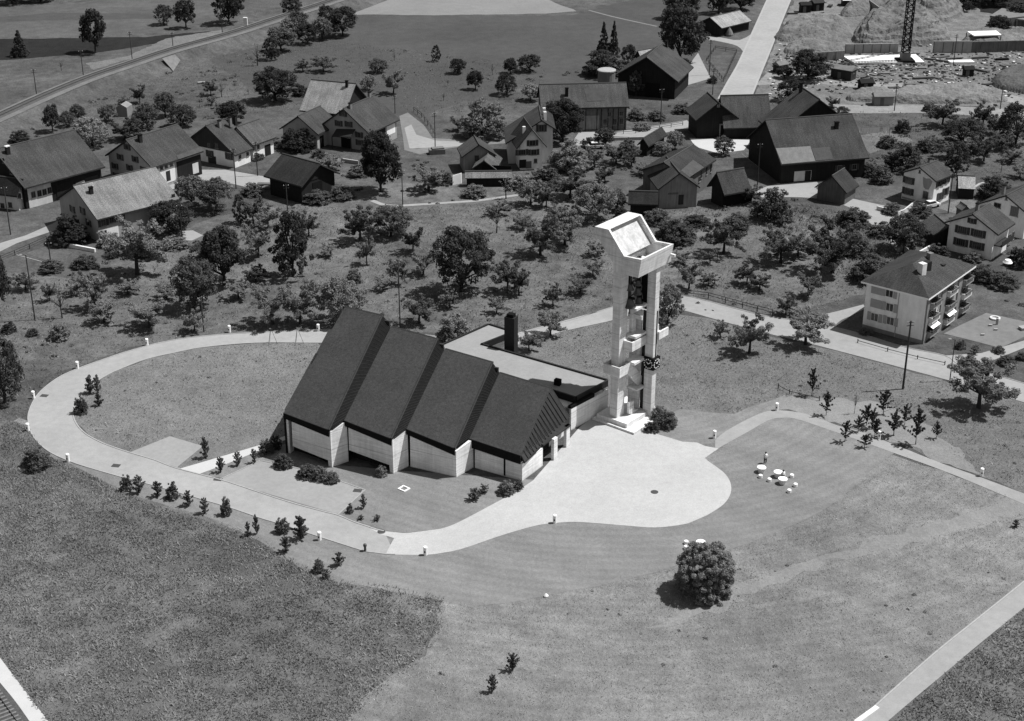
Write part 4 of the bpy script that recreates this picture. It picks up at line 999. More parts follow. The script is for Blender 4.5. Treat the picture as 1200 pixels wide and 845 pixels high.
for x, y, m_, w2, hh in ((1080, 320, 'offwhite', 1.0, 1.7), (1086, 315, 'chimney_dark', 1.0, 1.3), (1089.5, 303, 'chimney', .8, 1.0)):
    c = onplane(x, y, F_, nR); b = MB(); b.box(c[0], c[1], c[2]-.5, w2, w2, hh+.5, .6); b.build('chimney', M[m_], rf)
b = MB(); c = onplane(1105, 311, F_, nR); b.box(c[0], c[1], c[2], .7, .6, .25, .6); b.build('skylight', M['glass'], rf)
# ------------------------------------------------------------ vegetation
def leaf_quads(cent, nrm, size, rs):
    """numpy leaf clumps: one quad per centre"""
    n = len(cent); nrm = nrm/np.linalg.norm(nrm, axis=1)[:, None]
    t = np.cross(nrm, rs.normal(size=(n, 3))); t /= np.linalg.norm(t, axis=1)[:, None]
    q = np.cross(nrm, t); s_ = size*rs.uniform(.6, 1.3, n)[:, None]; k = rs.uniform(.55, 1, n)[:, None]
    v = np.stack([cent-t*s_-q*s_*k, cent+t*s_*.9-q*s_*k*.8, cent+t*s_+q*s_*k, cent-t*s_*.8+q*s_*k*.9], axis=1)
    return v.reshape(-1, 3)
def np_mesh(name, v, k, m):
    me = bpy.data.meshes.new(name); n = len(v); f = n//k
    me.vertices.add(n); me.vertices.foreach_set('co', v.astype(np.float32).ravel())
    me.loops.add(n); me.loops.foreach_set('vertex_index', np.arange(n, dtype=np.int32))
    me.polygons.add(f); me.polygons.foreach_set('loop_start', np.arange(0, n, k, dtype=np.int32))
    me.polygons.foreach_set('loop_total', np.full(f, k, dtype=np.int32))
    me.materials.append(m); me.update(calc_edges=True); me.validate(); return me
def clusters(style, rs):
    """cluster centres and radii in a crown of height 1 (from z=0) and radius .5"""
    out = []
    bump = rs.normal(size=(9, 3)); bump /= np.linalg.norm(bump, axis=1)[:, None]; amp = rs.uniform(-.26, .20, 9)
    lump = lambda d: 1+sum(a_*max(0, float(d@b_))**4 for a_, b_ in zip(amp, bump))
    if style in ('round', 'dense'):
        n = 120 if style == 'round' else 150
        for i in range(n):
            d = rs.normal(size=3); d /= np.linalg.norm(d); d[2] = d[2] if d[2] > -.6 or rs.uniform() < .3 else -d[2]
            rr = rs.uniform(.25, 1)**.45*lump(d); c = np.array([d[0]*.44*rr, d[1]*.44*rr, .52+d[2]*.44*rr])
            out.append((c, rs.uniform(.05, .105)))
    elif style == 'apple':
        nb = 16
        for k in range(nb):          # spreading limbs carrying the sprays
            a0 = k*6.283/nb+rs.uniform(-.3, .3); reach = rs.uniform(.30, .47); zt = rs.uniform(.48, .98)-.25*(reach/.47)**3
            for j in range(7):
                t = .3+.7*j/6; R_ = reach*t; z = .26+(zt-.26)*t**.75
                out.append((np.array([R_*math.cos(a0+.25*math.sin(j)), R_*math.sin(a0+.25*math.sin(j)), z])+rs.normal(size=3)*.03, rs.uniform(.035, .08)))
    elif style == 'pear':
        for i in range(110):
            z = rs.uniform(.12, .98); d = np.array([rs.normal(), rs.normal(), 0]); d /= np.linalg.norm(d)
            R_ = .46*math.sin(math.pi*min(1, (z+.10)/1.22)**.8)*rs.uniform(.2, 1)**.5*lump(np.array([d[0]*.7, d[1]*.7, (z-.5)*1.4]))
            out.append((np.array([R_*d[0], R_*d[1], z]), rs.uniform(.04, .085)))
    elif style == 'conifer':
        for i in range(170):
            z = rs.uniform(.04, .98)**1.2; R_ = .47*(1-z)*rs.uniform(.15, 1)**.6+.01; a = rs.uniform(0, 6.283)
            out.append((np.array([R_*math.cos(a), R_*math.sin(a), z-.04*R_]), .025+.045*(1-z)))
    elif style == 'bush':
        for i in range(110):
            d = rs.normal(size=3); d /= np.linalg.norm(d); d[2] = abs(d[2]); rr = rs.uniform(.2, 1)**.5*lump(d)
            out.append((np.array([d[0]*.45*rr, d[1]*.45*rr, .06+d[2]*.84*rr]), rs.uniform(.05, .10)))
    elif style == 'ball':
        for i in range(330):
            d = rs.normal(size=3); d /= np.linalg.norm(d); rr = rs.uniform(.15, 1)**.35*(1+.06*math.sin(d[0]*7)*math.cos(d[1]*6+d[2]*5))
            out.append((np.array([d[0]*.45*rr, d[1]*.45*rr, .47+d[2]*.47*rr]) if d[2] > 0 else np.array([d[0]/math.hypot(d[0], d[1])*.43*rr, d[1]/math.hypot(d[0], d[1])*.43*rr, .47+d[2]*.45]), rs.uniform(.035, .075)))
    elif style in ('shrub', 'sapling', 'bare'):
        nb = {'shrub': 20, 'sapling': 15, 'bare': 10}[style]; z00 = {'shrub': .04, 'sapling': .2, 'bare': .3}[style]
        for k in range(nb):
            z0 = z00+(.72-z00)*k/nb; a0 = k*2.4+rs.uniform(-.4, .4)
            reach = {'shrub': .46, 'sapling': .44, 'bare': .45}[style]*((.5+.5*math.sin(math.pi*min(1, .12+k/nb))) if style == 'shrub' else (1-.75*(k/nb)**1.3))*rs.uniform(.5, 1); up = rs.uniform(.10, .30)
            for j in range(5):
                t = (j+.6)/5
                out.append((np.array([reach*t*math.cos(a0), reach*t*math.sin(a0), z0+up*t])+rs.normal(size=3)*.012, (.055 if style == 'shrub' else .035)*rs.uniform(.6, 1.2)))
        for j in range(5): out.append((np.array([0, 0, .68+.05*j])+rs.normal(size=3)*(.06 if style == 'shrub' else .02), .045))
    return out
SPEC = {  # leaves per cluster, leaf size (of unit crown)
    'round': (40, .0185), 'dense': (42, .0185), 'apple': (48, .0165), 'pear': (42, .019), 'conifer': (30, .02),
    'bush': (42, .021), 'ball': (46, .0165), 'shrub': (15, .030), 'sapling': (11, .026), 'bare': (4, .017)}
PROTO = {}
def proto(style, var, leaf, fine=1.0):
    key = (style, var, leaf, fine)
    if key in PROTO: return PROTO[key]
    rs = np.random.RandomState(hash((style, var)) % 9973 if False else (sum(map(ord, style))*7+var*31) % 9973)
    cl = clusters(style, rs); npc, ls = SPEC[style]; npc = int(npc*fine*fine); ls = ls/fine**.8
    cs, ns = [], []
    for c, rad in cl:
        d = rs.normal(size=(npc, 3)); d /= np.linalg.norm(d, axis=1)[:, None]
        rr = rad*rs.uniform(.35, 1.1, npc)**.6
        p = c+d*rr[:, None]*np.array([1, 1, .85])
        cs.append(p); ns.append(d+rs.normal(size=(npc, 3))*.55+np.array([0, 0, .35]))
    cs = np.concatenate(cs); ns = np.concatenate(ns); keep = cs[:, 2] > .01
    crown = np_mesh('crown', leaf_quads(cs[keep], ns[keep], ls, rs), 4, M[leaf])
    b = MB(); base = {'round': .17, 'dense': .12, 'apple': .28, 'pear': .2, 'conifer': .1, 'bush': .03, 'ball': .03, 'shrub': .1, 'sapling': .25, 'bare': .3}[style]
    tr = {'sapling': .013, 'shrub': .02, 'bare': .022, 'bush': .03, 'conifer': .022}.get(style, .028)
    tw_ = rs.uniform(-.02, .02, 2); fork = np.array([tw_[0], tw_[1], base])
    b.tube([(0, 0, -.01), (tw_[0]*.5, tw_[1]*.5, base*.5), tuple(fork)], [tr*1.3, tr, tr*.85], 7)
    if style in ('conifer', 'sapling', 'shrub'):
        b.tube([tuple(fork), (0, 0, .6), (0, 0, .95)], [tr*.85, tr*.5, tr*.15], 5)
    pick = cl[6::7] if style == 'apple' else cl[4::5] if style in ('shrub', 'sapling', 'bare') else cl[:12]
    for c, rad in pick[:20]:
        fk = fork if style not in ('shrub', 'sapling') else np.array([0, 0, max(.03, c[2]-.22)]); mid = fk*.5+c*.5+np.array([0, 0, -.02 if style in ('shrub', 'sapling') else .02]); b.tube([tuple(fk), tuple(mid), tuple(c)], [tr*.6, tr*.35, tr*.12], 4)
    trunk = b.mesh('trunk', M['bark'])
    PROTO[key] = (trunk, crown); return PROTO[key]
STY = {'D': ('dense', 'leaf_dark'), 'R': ('round', 'leaf_dark'), 'M': ('round', 'leaf_mid'), 'P': ('round', 'leaf_pale'), 'A': ('apple', 'leaf_pale'),
       'N': ('apple', 'leaf_mid'), 'E': ('pear', 'leaf_dark'), 'F': ('pear', 'leaf_mid'), 'C': ('conifer', 'leaf_dark'), 'S': ('shrub', 'leaf_mid'), 'H': ('sapling', 'leaf_dark'),
       'B': ('bare', 'leaf_pale'), 'K': ('bush', 'leaf_mid'), 'L': ('bush', 'leaf_dark'), 'W': ('bush', 'leaf_pale'), 'O': ('ball', 'leaf_pale'), 'V': ('shrub', 'leaf_shrub')}
CNT = [0]
def plant(x, y, top, wpx, kind, label, name=None, cat=None, group=None, fine=1.0):
    g = G(x, y); h = max(.5, HT(g, top)); wd_ = wpx*MPP(g)*(1.6 if kind == 'H' else 1.25 if kind in 'VS' else 1.0 if kind in 'OC' else 1.12 if wpx > 46 else 1.28)
    CNT[0] += 1
    if kind == 'V' and CNT[0] % 3 == 0: kind = 'K'
    style, leaf = STY[kind]
    fine = fine*(1.5 if wpx > 42 else 1.2 if wpx > 30 else .8 if wpx < 15 else 1.0)
    tr, cr = proto(style, CNT[0] % 3, leaf, fine)
    shrubby = style in ('shrub', 'bush', 'ball')
    o = thing(name or ('shrub' if shrubby else 'sapling' if style == 'sapling' else 'conifer' if style == 'conifer' else 'tree'), label, cat or ('shrub' if shrubby else 'tree'), g, group)
    o.rotation_euler = (0, 0, (CNT[0]*2.399) % 6.283); o.scale = (wd_, wd_, h)
    for nm, me in (('trunk', tr), ('crown', cr)):
        c = bpy.data.objects.new('stem' if shrubby and nm == 'trunk' else 'foliage' if shrubby else nm, me); COL.objects.link(c); c.parent = o
    return o
def rows(txt, **kw):
    for ln in txt.strip().splitlines():
        a, lab = ln.split('|'); x, y, t, w_, k = a.split()
        plant(float(x), float(y), float(t), float(w_), k.strip(), lab.strip(), **kw)
rows("""
24 66 35 26 C|pointed dark conifer below the stubble field at far upper corner
112 62 9 30 R|tall dark tree standing alone on the field margin, trunk in shade
72 83 69 10 B|little stunted tree between railway and field margin
192 29 4 20 M|looser left tree of the pair on the stubble field edge
218 33 -2 24 R|denser dark right tree of the pair on the stubble field edge
269 28 -14 31 D|big black tree above the white railway post
342 22 -6 22 R|dark upright tree touching the railway line at top
""", group='trees along the upper fields')
rows("""
340 42 20 28 P|pale bushy tree on the rail bank beneath the upright tree
351 40 12 24 M|mid grey tree in the clump beside the railway
361 52 27 22 R|dark tree with black shadow at the clump's lower edge
378 46 20 26 P|pale round tree inside the railway clump
384 30 5 20 R|dark tree at the clump's top by the hayfield
402 42 8 32 D|largest dark tree closing the clump towards the meadow
330 60 31 32 M|broad half pale tree on the rail bank below the clump
318 70 44 18 E|slender dark tree leaning against the broad bank tree
302 77 49 18 B|thin see-through tree at the bank corner of the mown plot
""", group='trees beside the railway clump')
rows("""
355 84 68 16 N|small tree left of the pair under the broad bank tree
379 84 64 26 N|spreading tree right of the pair under the broad bank tree
323 118 78 46 R|wide dark tree with flat shadow behind the stable wing
353 112 99 18 L|dark bush against the bright roofed barn
247 112 92 16 N|little orchard tree next to the white garden chair
260 114 94 17 B|thin pale orchard tree in the plot behind the mossy roof
248 123 112 10 N|tiny crooked tree in the plot behind the boarded gable house
254 129 117 9 B|tiniest sapling tree in the plot behind the boarded gable house
291 111 101 7 B|stick thin tree near the wide dark tree
272 144 118 32 R|round dark tree touching the mossy roofed house
164 121 97 16 N|small dark tree high on the rail bank
146 126 112 13 N|small bushy tree beneath the rail bank
62 154 122 22 R|dark tree with visible trunk behind the big streaked roof
81 148 130 17 M|mid tree beside the trunk showing tree behind the streaked roof
23 166 151 23 L|low dark bush on the bank behind the streaked roof
92 142 122 19 M|dark tree in the hedge row over the streaked roof
108 171 136 40 P|pale billowing tree at the end of the streaked roof
128 143 122 20 M|tree beside the pale garden shed under the rail bank
147 164 136 32 N|spreading tree with forked trunk behind the stained gable
158 160 134 18 N|narrow tree next to the forked trunk tree
173 150 120 27 M|pale topped tree behind the stained gable house
194 137 107 26 M|dark crowned tree below the rail bank behind the stained gable house
212 148 122 30 R|large dark tree between stained gable house and boarded gable house
""", group='trees behind the western farmhouses')
rows("""
443 85 68 20 M|solitary dark tree in the rough meadow above the bright barn
462 71 60 8 B|wispy little tree in the rough meadow
511 72 53 10 E|slim little tree standing up in the rough meadow
536 86 68 18 R|round dark tree with shadow in the rough meadow
557 105 82 19 R|dark ball shaped tree below the rough meadow
432 106 88 17 P|pale ball shaped tree beside the grey farmhouse roof
461 110 80 24 A|airy pale tree next to the pale ball shaped tree
525 101 90 8 B|small pale stick tree in the middle meadow
520 118 107 9 B|second pale stick tree nearer to the lane
577 88 72 10 B|faint thin tree left of the dark meadow pair
598 86 68 18 R|upper tree of the dark meadow pair
594 111 86 22 R|lower tree of the dark meadow pair
621 84 63 24 R|dark tree right of the meadow pair
622 118 98 24 P|pale thicket behind the half timbered farmhouse gable
566 161 111 56 W|huge pale spreading tree at the lane junction
537 153 134 18 N|small tree tucked beside the huge pale tree
447 225 151 54 D|big dark chestnut tree in front of the grey gable
""", group='trees in the middle meadow')
rows("""
350 176 147 36 L|dark bushy tree covering the blank stable gable
386 198 180 28 A|pale little tree in the grey farmhouse garden
374 184 174 16 K|shrub by the grey farmhouse porch
707 64 25 20 C|left spire of the twin conifers
719 64 24 17 C|right spire of the twin conifers
706 88 57 48 L|wide dark evergreen mass under the twin conifers
736 74 52 17 R|dark tree beside the twin conifers
797 73 7 54 D|giant ball shaped chestnut over the dark barn
800 22 -14 40 M|paler tree behind the giant chestnut
842 16 -16 26 D|black tree left of the field barn at top
868 12 -16 30 D|black tree right of the field barn at top
745 113 82 18 M|climbing tree on the dark barn gable
660 167 117 44 D|dense dark tree in front of the half timbered farmhouse
709 171 150 23 D|clipped round tree before the half timbered farmhouse
690 172 160 15 L|low dark bush beside the yard wall
665 199 160 44 W|pale puffy tree beside the white shuttered house
697 197 168 22 A|pale orchard tree below the low yard bush
722 192 164 30 N|mid orchard tree between round tree and plank shed
740 194 170 22 N|orchard tree behind the plank roofed shed
746 140 126 20 K|bushy garden tree at the half timbered corner
791 176 153 20 P|pale round tree right of the plank roofed shed
776 181 165 19 P|pale round bush below the plank roofed shed
848 181 159 22 M|round tree on the bright concrete yard
835 97 88 12 L|clipped hedge bush by the main road
924 118 92 28 R|black tree peeping over the ribbed roof
947 93 60 40 D|bulky black tree beside the building site hut
919 92 78 20 R|smaller black tree beside the bulky one at the site
975 126 112 17 N|thin tree behind the wide farm roof
986 138 124 15 M|tree at the wide farm roof's back corner
""", group='trees among the farm buildings')
rows("""
622 240 206 32 A|pale orchard tree above the small footpath, first of the belt
640 213 192 30 K|thick bush under the white shuttered house
593 233 206 24 B|bare limbed tree where the small footpath ends
640 243 214 22 N|mid orchard tree beside the first of the belt
668 232 200 38 N|broad orchard tree in the belt below the puffy tree
697 258 213 46 P|pale dense tree above the tower in the belt
722 246 222 26 M|dark bush tree beside the low tiled shed
709 214 192 22 N|tree at the belt's upper rim
728 258 240 18 L|dark bush directly above the tower head
633 299 246 48 N|wide mid tree left of the twin crowned pair
662 287 243 48 A|pale spreading tree right of the twin crowned pair
695 323 303 22 A|small bright tree between pair and tower
648 359 330 22 N|small round tree above the village road
645 393 361 30 A|pale young tree on the bend behind the church wing
620 411 386 26 A|feathery young tree next to the black chimney
608 346 306 26 N|tree left of the small round tree by the road
595 342 300 36 N|dark orchard tree beside the great dense tree
541 342 264 70 R|great dense dark tree in the middle orchard
582 273 238 24 B|bare pale tree above the great dense tree
513 298 274 11 B|leafless stick tree by the great dense tree
496 322 292 28 A|pale low tree left of the great dense tree
467 333 296 24 A|pale tree at the tall pole behind the church
484 296 262 26 N|small tree at the dark row's right end
458 277 240 50 M|large dark tree in the middle of the dark row
422 283 235 40 N|mid tree at the dark row's left end
430 310 274 20 A|white leaved small tree under the dark row
362 277 246 24 N|small tree right of the tall pear tree
343 324 249 42 E|tall dark pear tree with long shadow
315 268 238 28 A|pale tree in the hedge left of the pear tree
303 302 258 34 A|pale double tree between pear tree and big round tree
297 262 226 26 N|small tree near the mossy barn yard hedge
282 261 227 15 F|cone shaped little tree in the yard hedge
254 247 208 36 M|bushy tree right of the yard bush pair
226 242 205 38 P|bushy tree left of the yard bush pair
201 272 233 46 R|dark round tree at the pale roof's end
161 322 249 74 A|huge gnarled pale apple tree in front of the pale roof
263 334 264 66 R|big dark round tree in the western orchard
240 306 282 34 M|low tree leaning on the big round tree
229 361 300 54 M|half pale half dark tree below the big round tree
112 362 311 34 A|pale upright tree on the western slope
58 353 330 16 N|small tree left of the vase shaped tree
73 373 329 24 B|vase shaped thin tree near the lamp post
122 378 349 30 A|pale knee high tree under the upright tree
175 384 348 44 A|bright low fan shaped tree above the loop road
228 389 361 26 A|bright small tree at the pole above the loop road
70 397 378 24 W|pale bush left of the loop road bend
10 389 375 16 L|dark low bush at the photo's left rim
38 393 384 14 L|flat bush between dark low bush and pale bush
-2 368 290 38 R|dark tree cut by the left rim, upper one
6 472 392 54 R|dark tree cut by the left rim, lower one
320 380 328 52 A|pale tree over the road, left of the row behind the church
352 380 324 44 A|pale tree over the road, middle of the row behind the church
401 376 323 56 P|thick pale tree next to the tallest church roof
491 379 344 34 N|star shaped small dark tree behind the church
527 361 337 22 A|small pale tree right of the star shaped tree
582 367 345 20 A|small pale tree near the road behind the wing
534 401 361 40 W|bright round bush by the church wing corner
503 224 190 36 A|airy pale tree left of the bleached lean-to
""", group='orchard trees between village and church')
rows("""
84 284 246 40 L|black ivy clad tree hiding the pale roof's gable
100 312 296 30 K|garden hedge bush by the vegetable beds
60 318 304 26 K|low hedge bush at the beds' near corner
782 380 334 32 P|leafy tree showing behind the tower's right edge
807 339 304 28 A|pale tree beyond the village road by the tower
848 297 249 48 N|dark apple tree on the slope right of the tower head
832 309 290 16 A|small pale tree below the dark slope apple
875 333 306 26 N|small round tree at the road fence
844 396 372 18 A|slender young tree below the village road
878 414 366 48 A|round pale tree below the village road
915 308 263 52 N|spreading dark tree on the hedge slope
905 258 218 42 K|bushy tree at the lane corner
975 320 253 70 N|wide branching apple tree on the eastern slope
947 347 315 28 A|small tree below the wide branching apple
921 369 344 22 N|dark little tree above the road bend
944 404 360 56 A|broad pale tree at the road before the apartment block
1060 293 251 46 R|dark leafy tree beside the garden shed
1079 252 238 26 K|shrubby tree at the lane below the mural villa
1147 478 417 76 A|wide leaning pale tree standing beside the road
1000 262 240 40 K|thick hedge bush along the lane slope
1020 328 296 44 K|bushy thicket above the apartment roof
985 300 280 24 L|dark bush between lane slope and apple
816 262 250 30 L|dark bush row under the rambling barn
790 284 256 44 K|dense bush on the tower side of the slope
770 262 246 26 M|bushy tree at the foot of the low tiled shed
862 268 246 30 K|bush by the open cart shed
880 238 214 26 N|small tree at the bend of the bright lane
""", group='trees on the eastern slope')
rows("""
1104 148 113 34 N|dark vase shaped tree before the building site road
1151 150 116 26 N|upright dark tree at the site road
1166 157 130 24 N|dark tree right of the upright tree
1190 168 120 38 R|big dark tree at the right rim
1128 170 138 50 R|dark sprawling tree with leaning trunk
1120 203 166 26 E|dark tall tree behind the mural villa roof
1153 189 154 28 N|mid tree with long trunk in the villa orchard
1174 176 152 24 N|tree right of the long trunk tree
1173 202 176 13 B|thin young tree in the villa orchard
1195 208 188 22 A|pale tree on the villa lawn at the rim
1058 155 137 18 L|dark bush beside the white laundry
1058 198 166 42 L|dark thicket left of the mural villa
1034 214 190 24 K|garden bush between plank barn and mural villa
1086 176 158 26 K|bush in the gardens above the mural villa
1163 232 205 32 L|large dark garden bush behind the balcony villa
1195 312 286 26 L|dark bush at the rim below the cut off villa
1150 328 306 30 K|bush mass behind the apartment block
1175 336 318 34 K|bushes by the white garden parasol
1100 300 284 24 K|hedge before the balcony villa
1140 306 294 20 W|flowering bush before the balcony villa
1060 394 376 14 V|small dark tree at the apartment gable
1125 408 396 12 V|shrub at the apartment lawn corner
1142 415 403 14 V|round shrub on the apartment lawn
1170 413 405 14 K|low shrub by the paved playground
1135 427 416 22 K|shrub where the garden path leaves the road
1180 427 416 22 K|dark shrub beside the garden path
1197 421 412 14 K|shrub at the rim near the garden path
1014 391 384 16 W|flower bush at the apartment corner
""", group='trees and shrubs around the eastern villas')
rows("""
951 464 429 15 H|dark poplar sapling at the strip's upper end
968 487 456 15 H|thin sapling beside the poplar sapling
1001 485 455 9 B|bare staked sapling in the strip by the path
1015 499 472 18 H|bushy sapling in the middle group
1035 486 454 20 H|tall sapling at the back of the middle group
1025 513 488 18 H|dark sapling close to the path
1047 511 479 22 H|spreading sapling in front of the middle group
990 518 491 16 H|sapling on the lawn side of the path
1013 525 507 16 H|crooked dark sapling on the lawn side of the path
1073 521 474 22 H|tallest dark sapling at the right of the group
1060 498 472 16 H|sapling filling the gap behind the spreading sapling
1022 503 476 15 H|slanting sapling inside the middle group
1006 506 486 14 H|low sapling at the middle group's upper edge
1097 514 493 12 H|small sapling alone at the strip's lower end
""", group='young trees planted along the path')
rows("""
148 574 553 13 V|shrub first in the row below the loop road
163 578 555 17 V|wide shrub second in the row below the loop road
185 582 562 15 V|shrub third in the row below the loop road
202 584 562 15 V|twin shrub fourth in the row below the loop road
221 593 573 15 V|leaning shrub fifth in the row below the loop road
240 602 581 13 V|pointed shrub facing the small concrete footpath
265 604 579 12 V|columnar shrub facing the big parking bay
301 626 600 10 V|narrow spire shrub on the lawn verge
291 629 609 8 S|pale narrow shrub beside the spire shrub
331 624 605 16 V|compact dark shrub near the road
353 632 601 22 V|largest shrub with ragged top by the white marker
335 647 627 16 S|ragged shrub below the largest shrub
374 670 653 14 V|dark shrub near the tall grass edge
397 663 645 16 S|wiry pale shrub near the tall grass edge
383 678 666 13 V|low shrub lowest on the lawn verge
45 547 521 32 V|spreading shrub outside the loop road bend
106 461 437 15 V|tallest shrub in the group inside the bend
115 461 437 10 V|slim shrub in the group inside the bend
96 484 461 15 V|nearest shrub in the group inside the bend
116 476 459 12 S|half hidden shrub in the group inside the bend
241 537 510 13 V|tall shrub at the corner of the small parking bay
259 554 533 12 S|lower pale shrub between footpath and parking bay
279 546 527 12 V|second shrub between footpath and parking bay
298 543 524 9 S|third small shrub between footpath and parking bay
410 601 588 8 V|small spire shrub at the parking bay corner
426 596 577 10 V|leaning spire shrub at the parking bay edge
423 609 603 9 S|low flowering plant on the church lawn
442 610 603 11 S|low pale flowering plant beside the first one
333 547 530 22 K|bush against the church corner by the window
312 532 514 16 K|bush between the white footpath and church corner
324 526 508 12 L|dark bush in the corner shade of the church
362 558 542 24 K|long bush before the first church bay
376 562 546 18 W|bright bush before the first church bay
390 565 551 16 K|last bush before the first church bay pier
447 557 543 14 W|single bush at the second church bay pier
556 586 571 18 S|spiky bush on the lawn before the fourth bay
567 578 567 14 S|flowering bush behind the spiky bush
593 578 560 20 W|leafy bush at the church entrance corner
607 574 561 12 K|small bush at the very corner of the church
764 505 490 16 K|left bush beside the tower plinth
780 500 478 24 K|tall bush beside the tower plinth
772 492 474 18 W|flowering bush behind the tower plinth bushes
601 786 762 16 S|larger of two lone plants in the hay meadow
577 811 788 14 S|smaller of two lone plants in the hay meadow
1190 618 608 10 V|tiny bush at the right rim of the meadow
""", group='shrubs around the church')
plant(825, 694, 636, 74, 'O', 'big round bush hiding the stone table below the plaza', fine=1.25)
rows('''
70 285 268 30 K|hedge by the lane bend below the low side house
130 288 272 26 W|pale flowering bush at the pale roof's white front
205 290 276 30 W|pale bushes behind the garden slab
172 302 288 30 K|thicket under the gnarled apple tree
135 300 284 22 K|low thicket left of the gnarled apple tree
222 222 208 20 K|bush at the farm yard entrance
262 222 210 22 W|pale bush on the yard's near edge
296 228 214 26 K|hedge bush by the timber stacks
400 232 216 32 K|bush mass right of the open timber barn
372 236 220 34 K|bush clump at the barn's gable foot
420 206 192 24 W|pale bush beside the black chestnut
300 186 176 20 K|flower bush before the mossy roofed house
322 172 160 22 K|bush between mossy roofed house and stable wing
440 190 178 22 K|bush at the foot of the grey gable
520 215 198 22 K|bush left of the white canvas side
555 230 214 28 W|pale bush before the lean-to
610 220 204 30 W|bushy growth right of the lean-to
585 252 236 26 N|small orchard tree under the footpath's end
655 262 240 30 N|orchard tree just above the twin crowned pair
612 268 248 24 A|pale small orchard tree left of the twin crowned pair
560 300 282 22 A|pale shrubby tree above the dark middle tree
450 340 322 20 A|light little tree left of the tall pole
415 330 314 18 W|light bush between pear tree and thick pale tree
385 300 284 20 A|light orchard tree in the grass gap
280 350 326 28 A|pale orchard tree right of the half dark tree
300 330 310 26 N|orchard tree between round dark tree and pear
195 350 330 24 A|pale orchard tree left of the half dark tree
150 345 326 26 A|pale orchard tree under the gnarled apple
90 345 324 24 A|pale orchard tree near the vegetable beds
30 340 318 26 N|orchard tree near the left rim lamp post
680 345 322 28 N|orchard tree before the tower's left edge
700 300 280 24 A|orchard tree at the tower head's left
760 340 320 22 N|orchard tree right of the tower piers
800 310 294 22 A|light orchard tree on the slope
830 335 318 20 N|small orchard tree near the road fence
890 340 320 26 N|orchard tree before the wide branching apple
935 300 276 34 N|orchard tree beside the spreading slope tree
1010 300 278 26 K|bushy slope tree under the lane
1030 275 258 28 K|bush at the lane bend above the garden shed
1045 250 236 22 K|bush at the white terrace wall
755 205 188 22 A|pale tree left of the rambling barn
735 175 160 18 K|bush by the low yard wall
770 140 128 22 K|hedge before the dark barn
800 132 120 22 K|hedge at the dark barn's corner
752 152 142 18 W|pale bush in the lane garden
1090 130 118 16 K|bush at the site road edge
1140 180 160 30 N|orchard tree left of the long trunk tree
1110 185 165 26 N|orchard tree above the mural villa
1085 205 186 26 K|bush behind the mural villa roof
1185 190 172 24 N|orchard tree near the right rim
1020 205 188 24 K|garden bush at the huge farmhouse corner
1005 182 168 22 K|bush by the laundry garden
1040 172 158 22 K|bush under the white laundry
''', group='garden bushes and orchard trees between the houses')
# distant wood at the top edge
rows("""
14 4 -16 34 D|dark tree of the far wood at the upper corner
48 2 -18 30 D|second dark tree of the far wood at the upper corner
1130 8 -14 34 D|dark tree above the building site's far corner
1165 6 -16 40 D|second dark tree above the building site's far corner
1195 26 2 34 D|dark tree behind the unfinished building
1170 40 18 26 D|black tree before the unfinished building
1133 14 2 10 D|small black tree by the white spoil heap
""", group='trees of the far wood')

# ---------------------------------------------------------- grass tufts
def inside(px, py, poly):
    c = np.zeros(len(px), bool); j = len(poly)-1
    for i in range(len(poly)):
        xi, yi, xj, yj = poly[i][0], poly[i][1], poly[j][0], poly[j][1]
        if yi != yj: c ^= ((yi > py) != (yj > py)) & (px < (xj-xi)*(py-yi)/(yj-yi)+xi)
        j = i
    return c
def tufts(name, poly_px, n_per, size, m, z, seed, holes=()):
    poly = gp(poly_px); rs = np.random.RandomState(seed); P = np.array(poly)
    lo, hi = P.min(0), P.max(0); n = int((hi[0]-lo[0])*(hi[1]-lo[1])*n_per)
    x = rs.uniform(lo[0], hi[0], n); y = rs.uniform(lo[1], hi[1], n)
    k = inside(x, y, poly)
    for h in holes: k &= ~inside(x, y, gp(h) if not isinstance(h[0], np.ndarray) else h)
    # clumping
    k &= (np.sin(x*.7+np.sin(y*.9)*1.7)+np.sin(y*.83+np.cos(x*.6)*2)+rs.normal(size=n)*1.2) > -1.0
    x, y = x[k], y[k]; n = len(x); a = rs.uniform(0, 6.283, n); s_ = size*rs.uniform(.5, 1.4, n); wv = s_*rs.uniform(.14, .34, n)
    ln = np.clip(rs.normal(size=(n, 2)), -1.3, 1.3)*.75*s_[:, None]
    b = np.stack([x, y, np.full(n, z-.02)], 1); d = np.stack([np.cos(a), np.sin(a), np.zeros(n)], 1)*wv[:, None]
    t = b+np.stack([ln[:, 0], ln[:, 1], s_], 1)
    v = np.stack([b-d, b+d, t+d*.6, t-d*.6], 1).reshape(-1, 3)
    me = np_mesh(name, v, 4, M[m]); o = bpy.data.objects.new(name, me); COL.objects.link(o); o['kind'] = 'stuff'; return o
tuftmat('t_dark', GR['meadow_dark']*1.6, .7, 1.35); tuftmat('t_light', GR['meadow_light']*1.6, .72, 1.35); tuftmat('t_loop', GR['loop']*1.6, .7, 1.35)
tuftmat('t_mid', GR['mid']*1.6, .7, 1.4); tuftmat('t_orch', GR['orchard']*1.6, .6, 1.5); tuftmat('t_base', GR['ground']*2.0, .7, 1.4)
TALL = [(33, 500), (58, 536), (110, 558), (143, 577), (180, 592), (235, 608), (270, 620), (304, 636), (330, 652), (357, 670), (400, 685), (460, 694), (517, 704), (512, 735), (495, 768), (455, 795), (425, 820), (395, 860), (62, 860), (0, 768), (-60, 700), (-60, 540), (-30, 480)]
tufts('tall_grass', TALL, 55, .20, 't_dark', .02, 1)
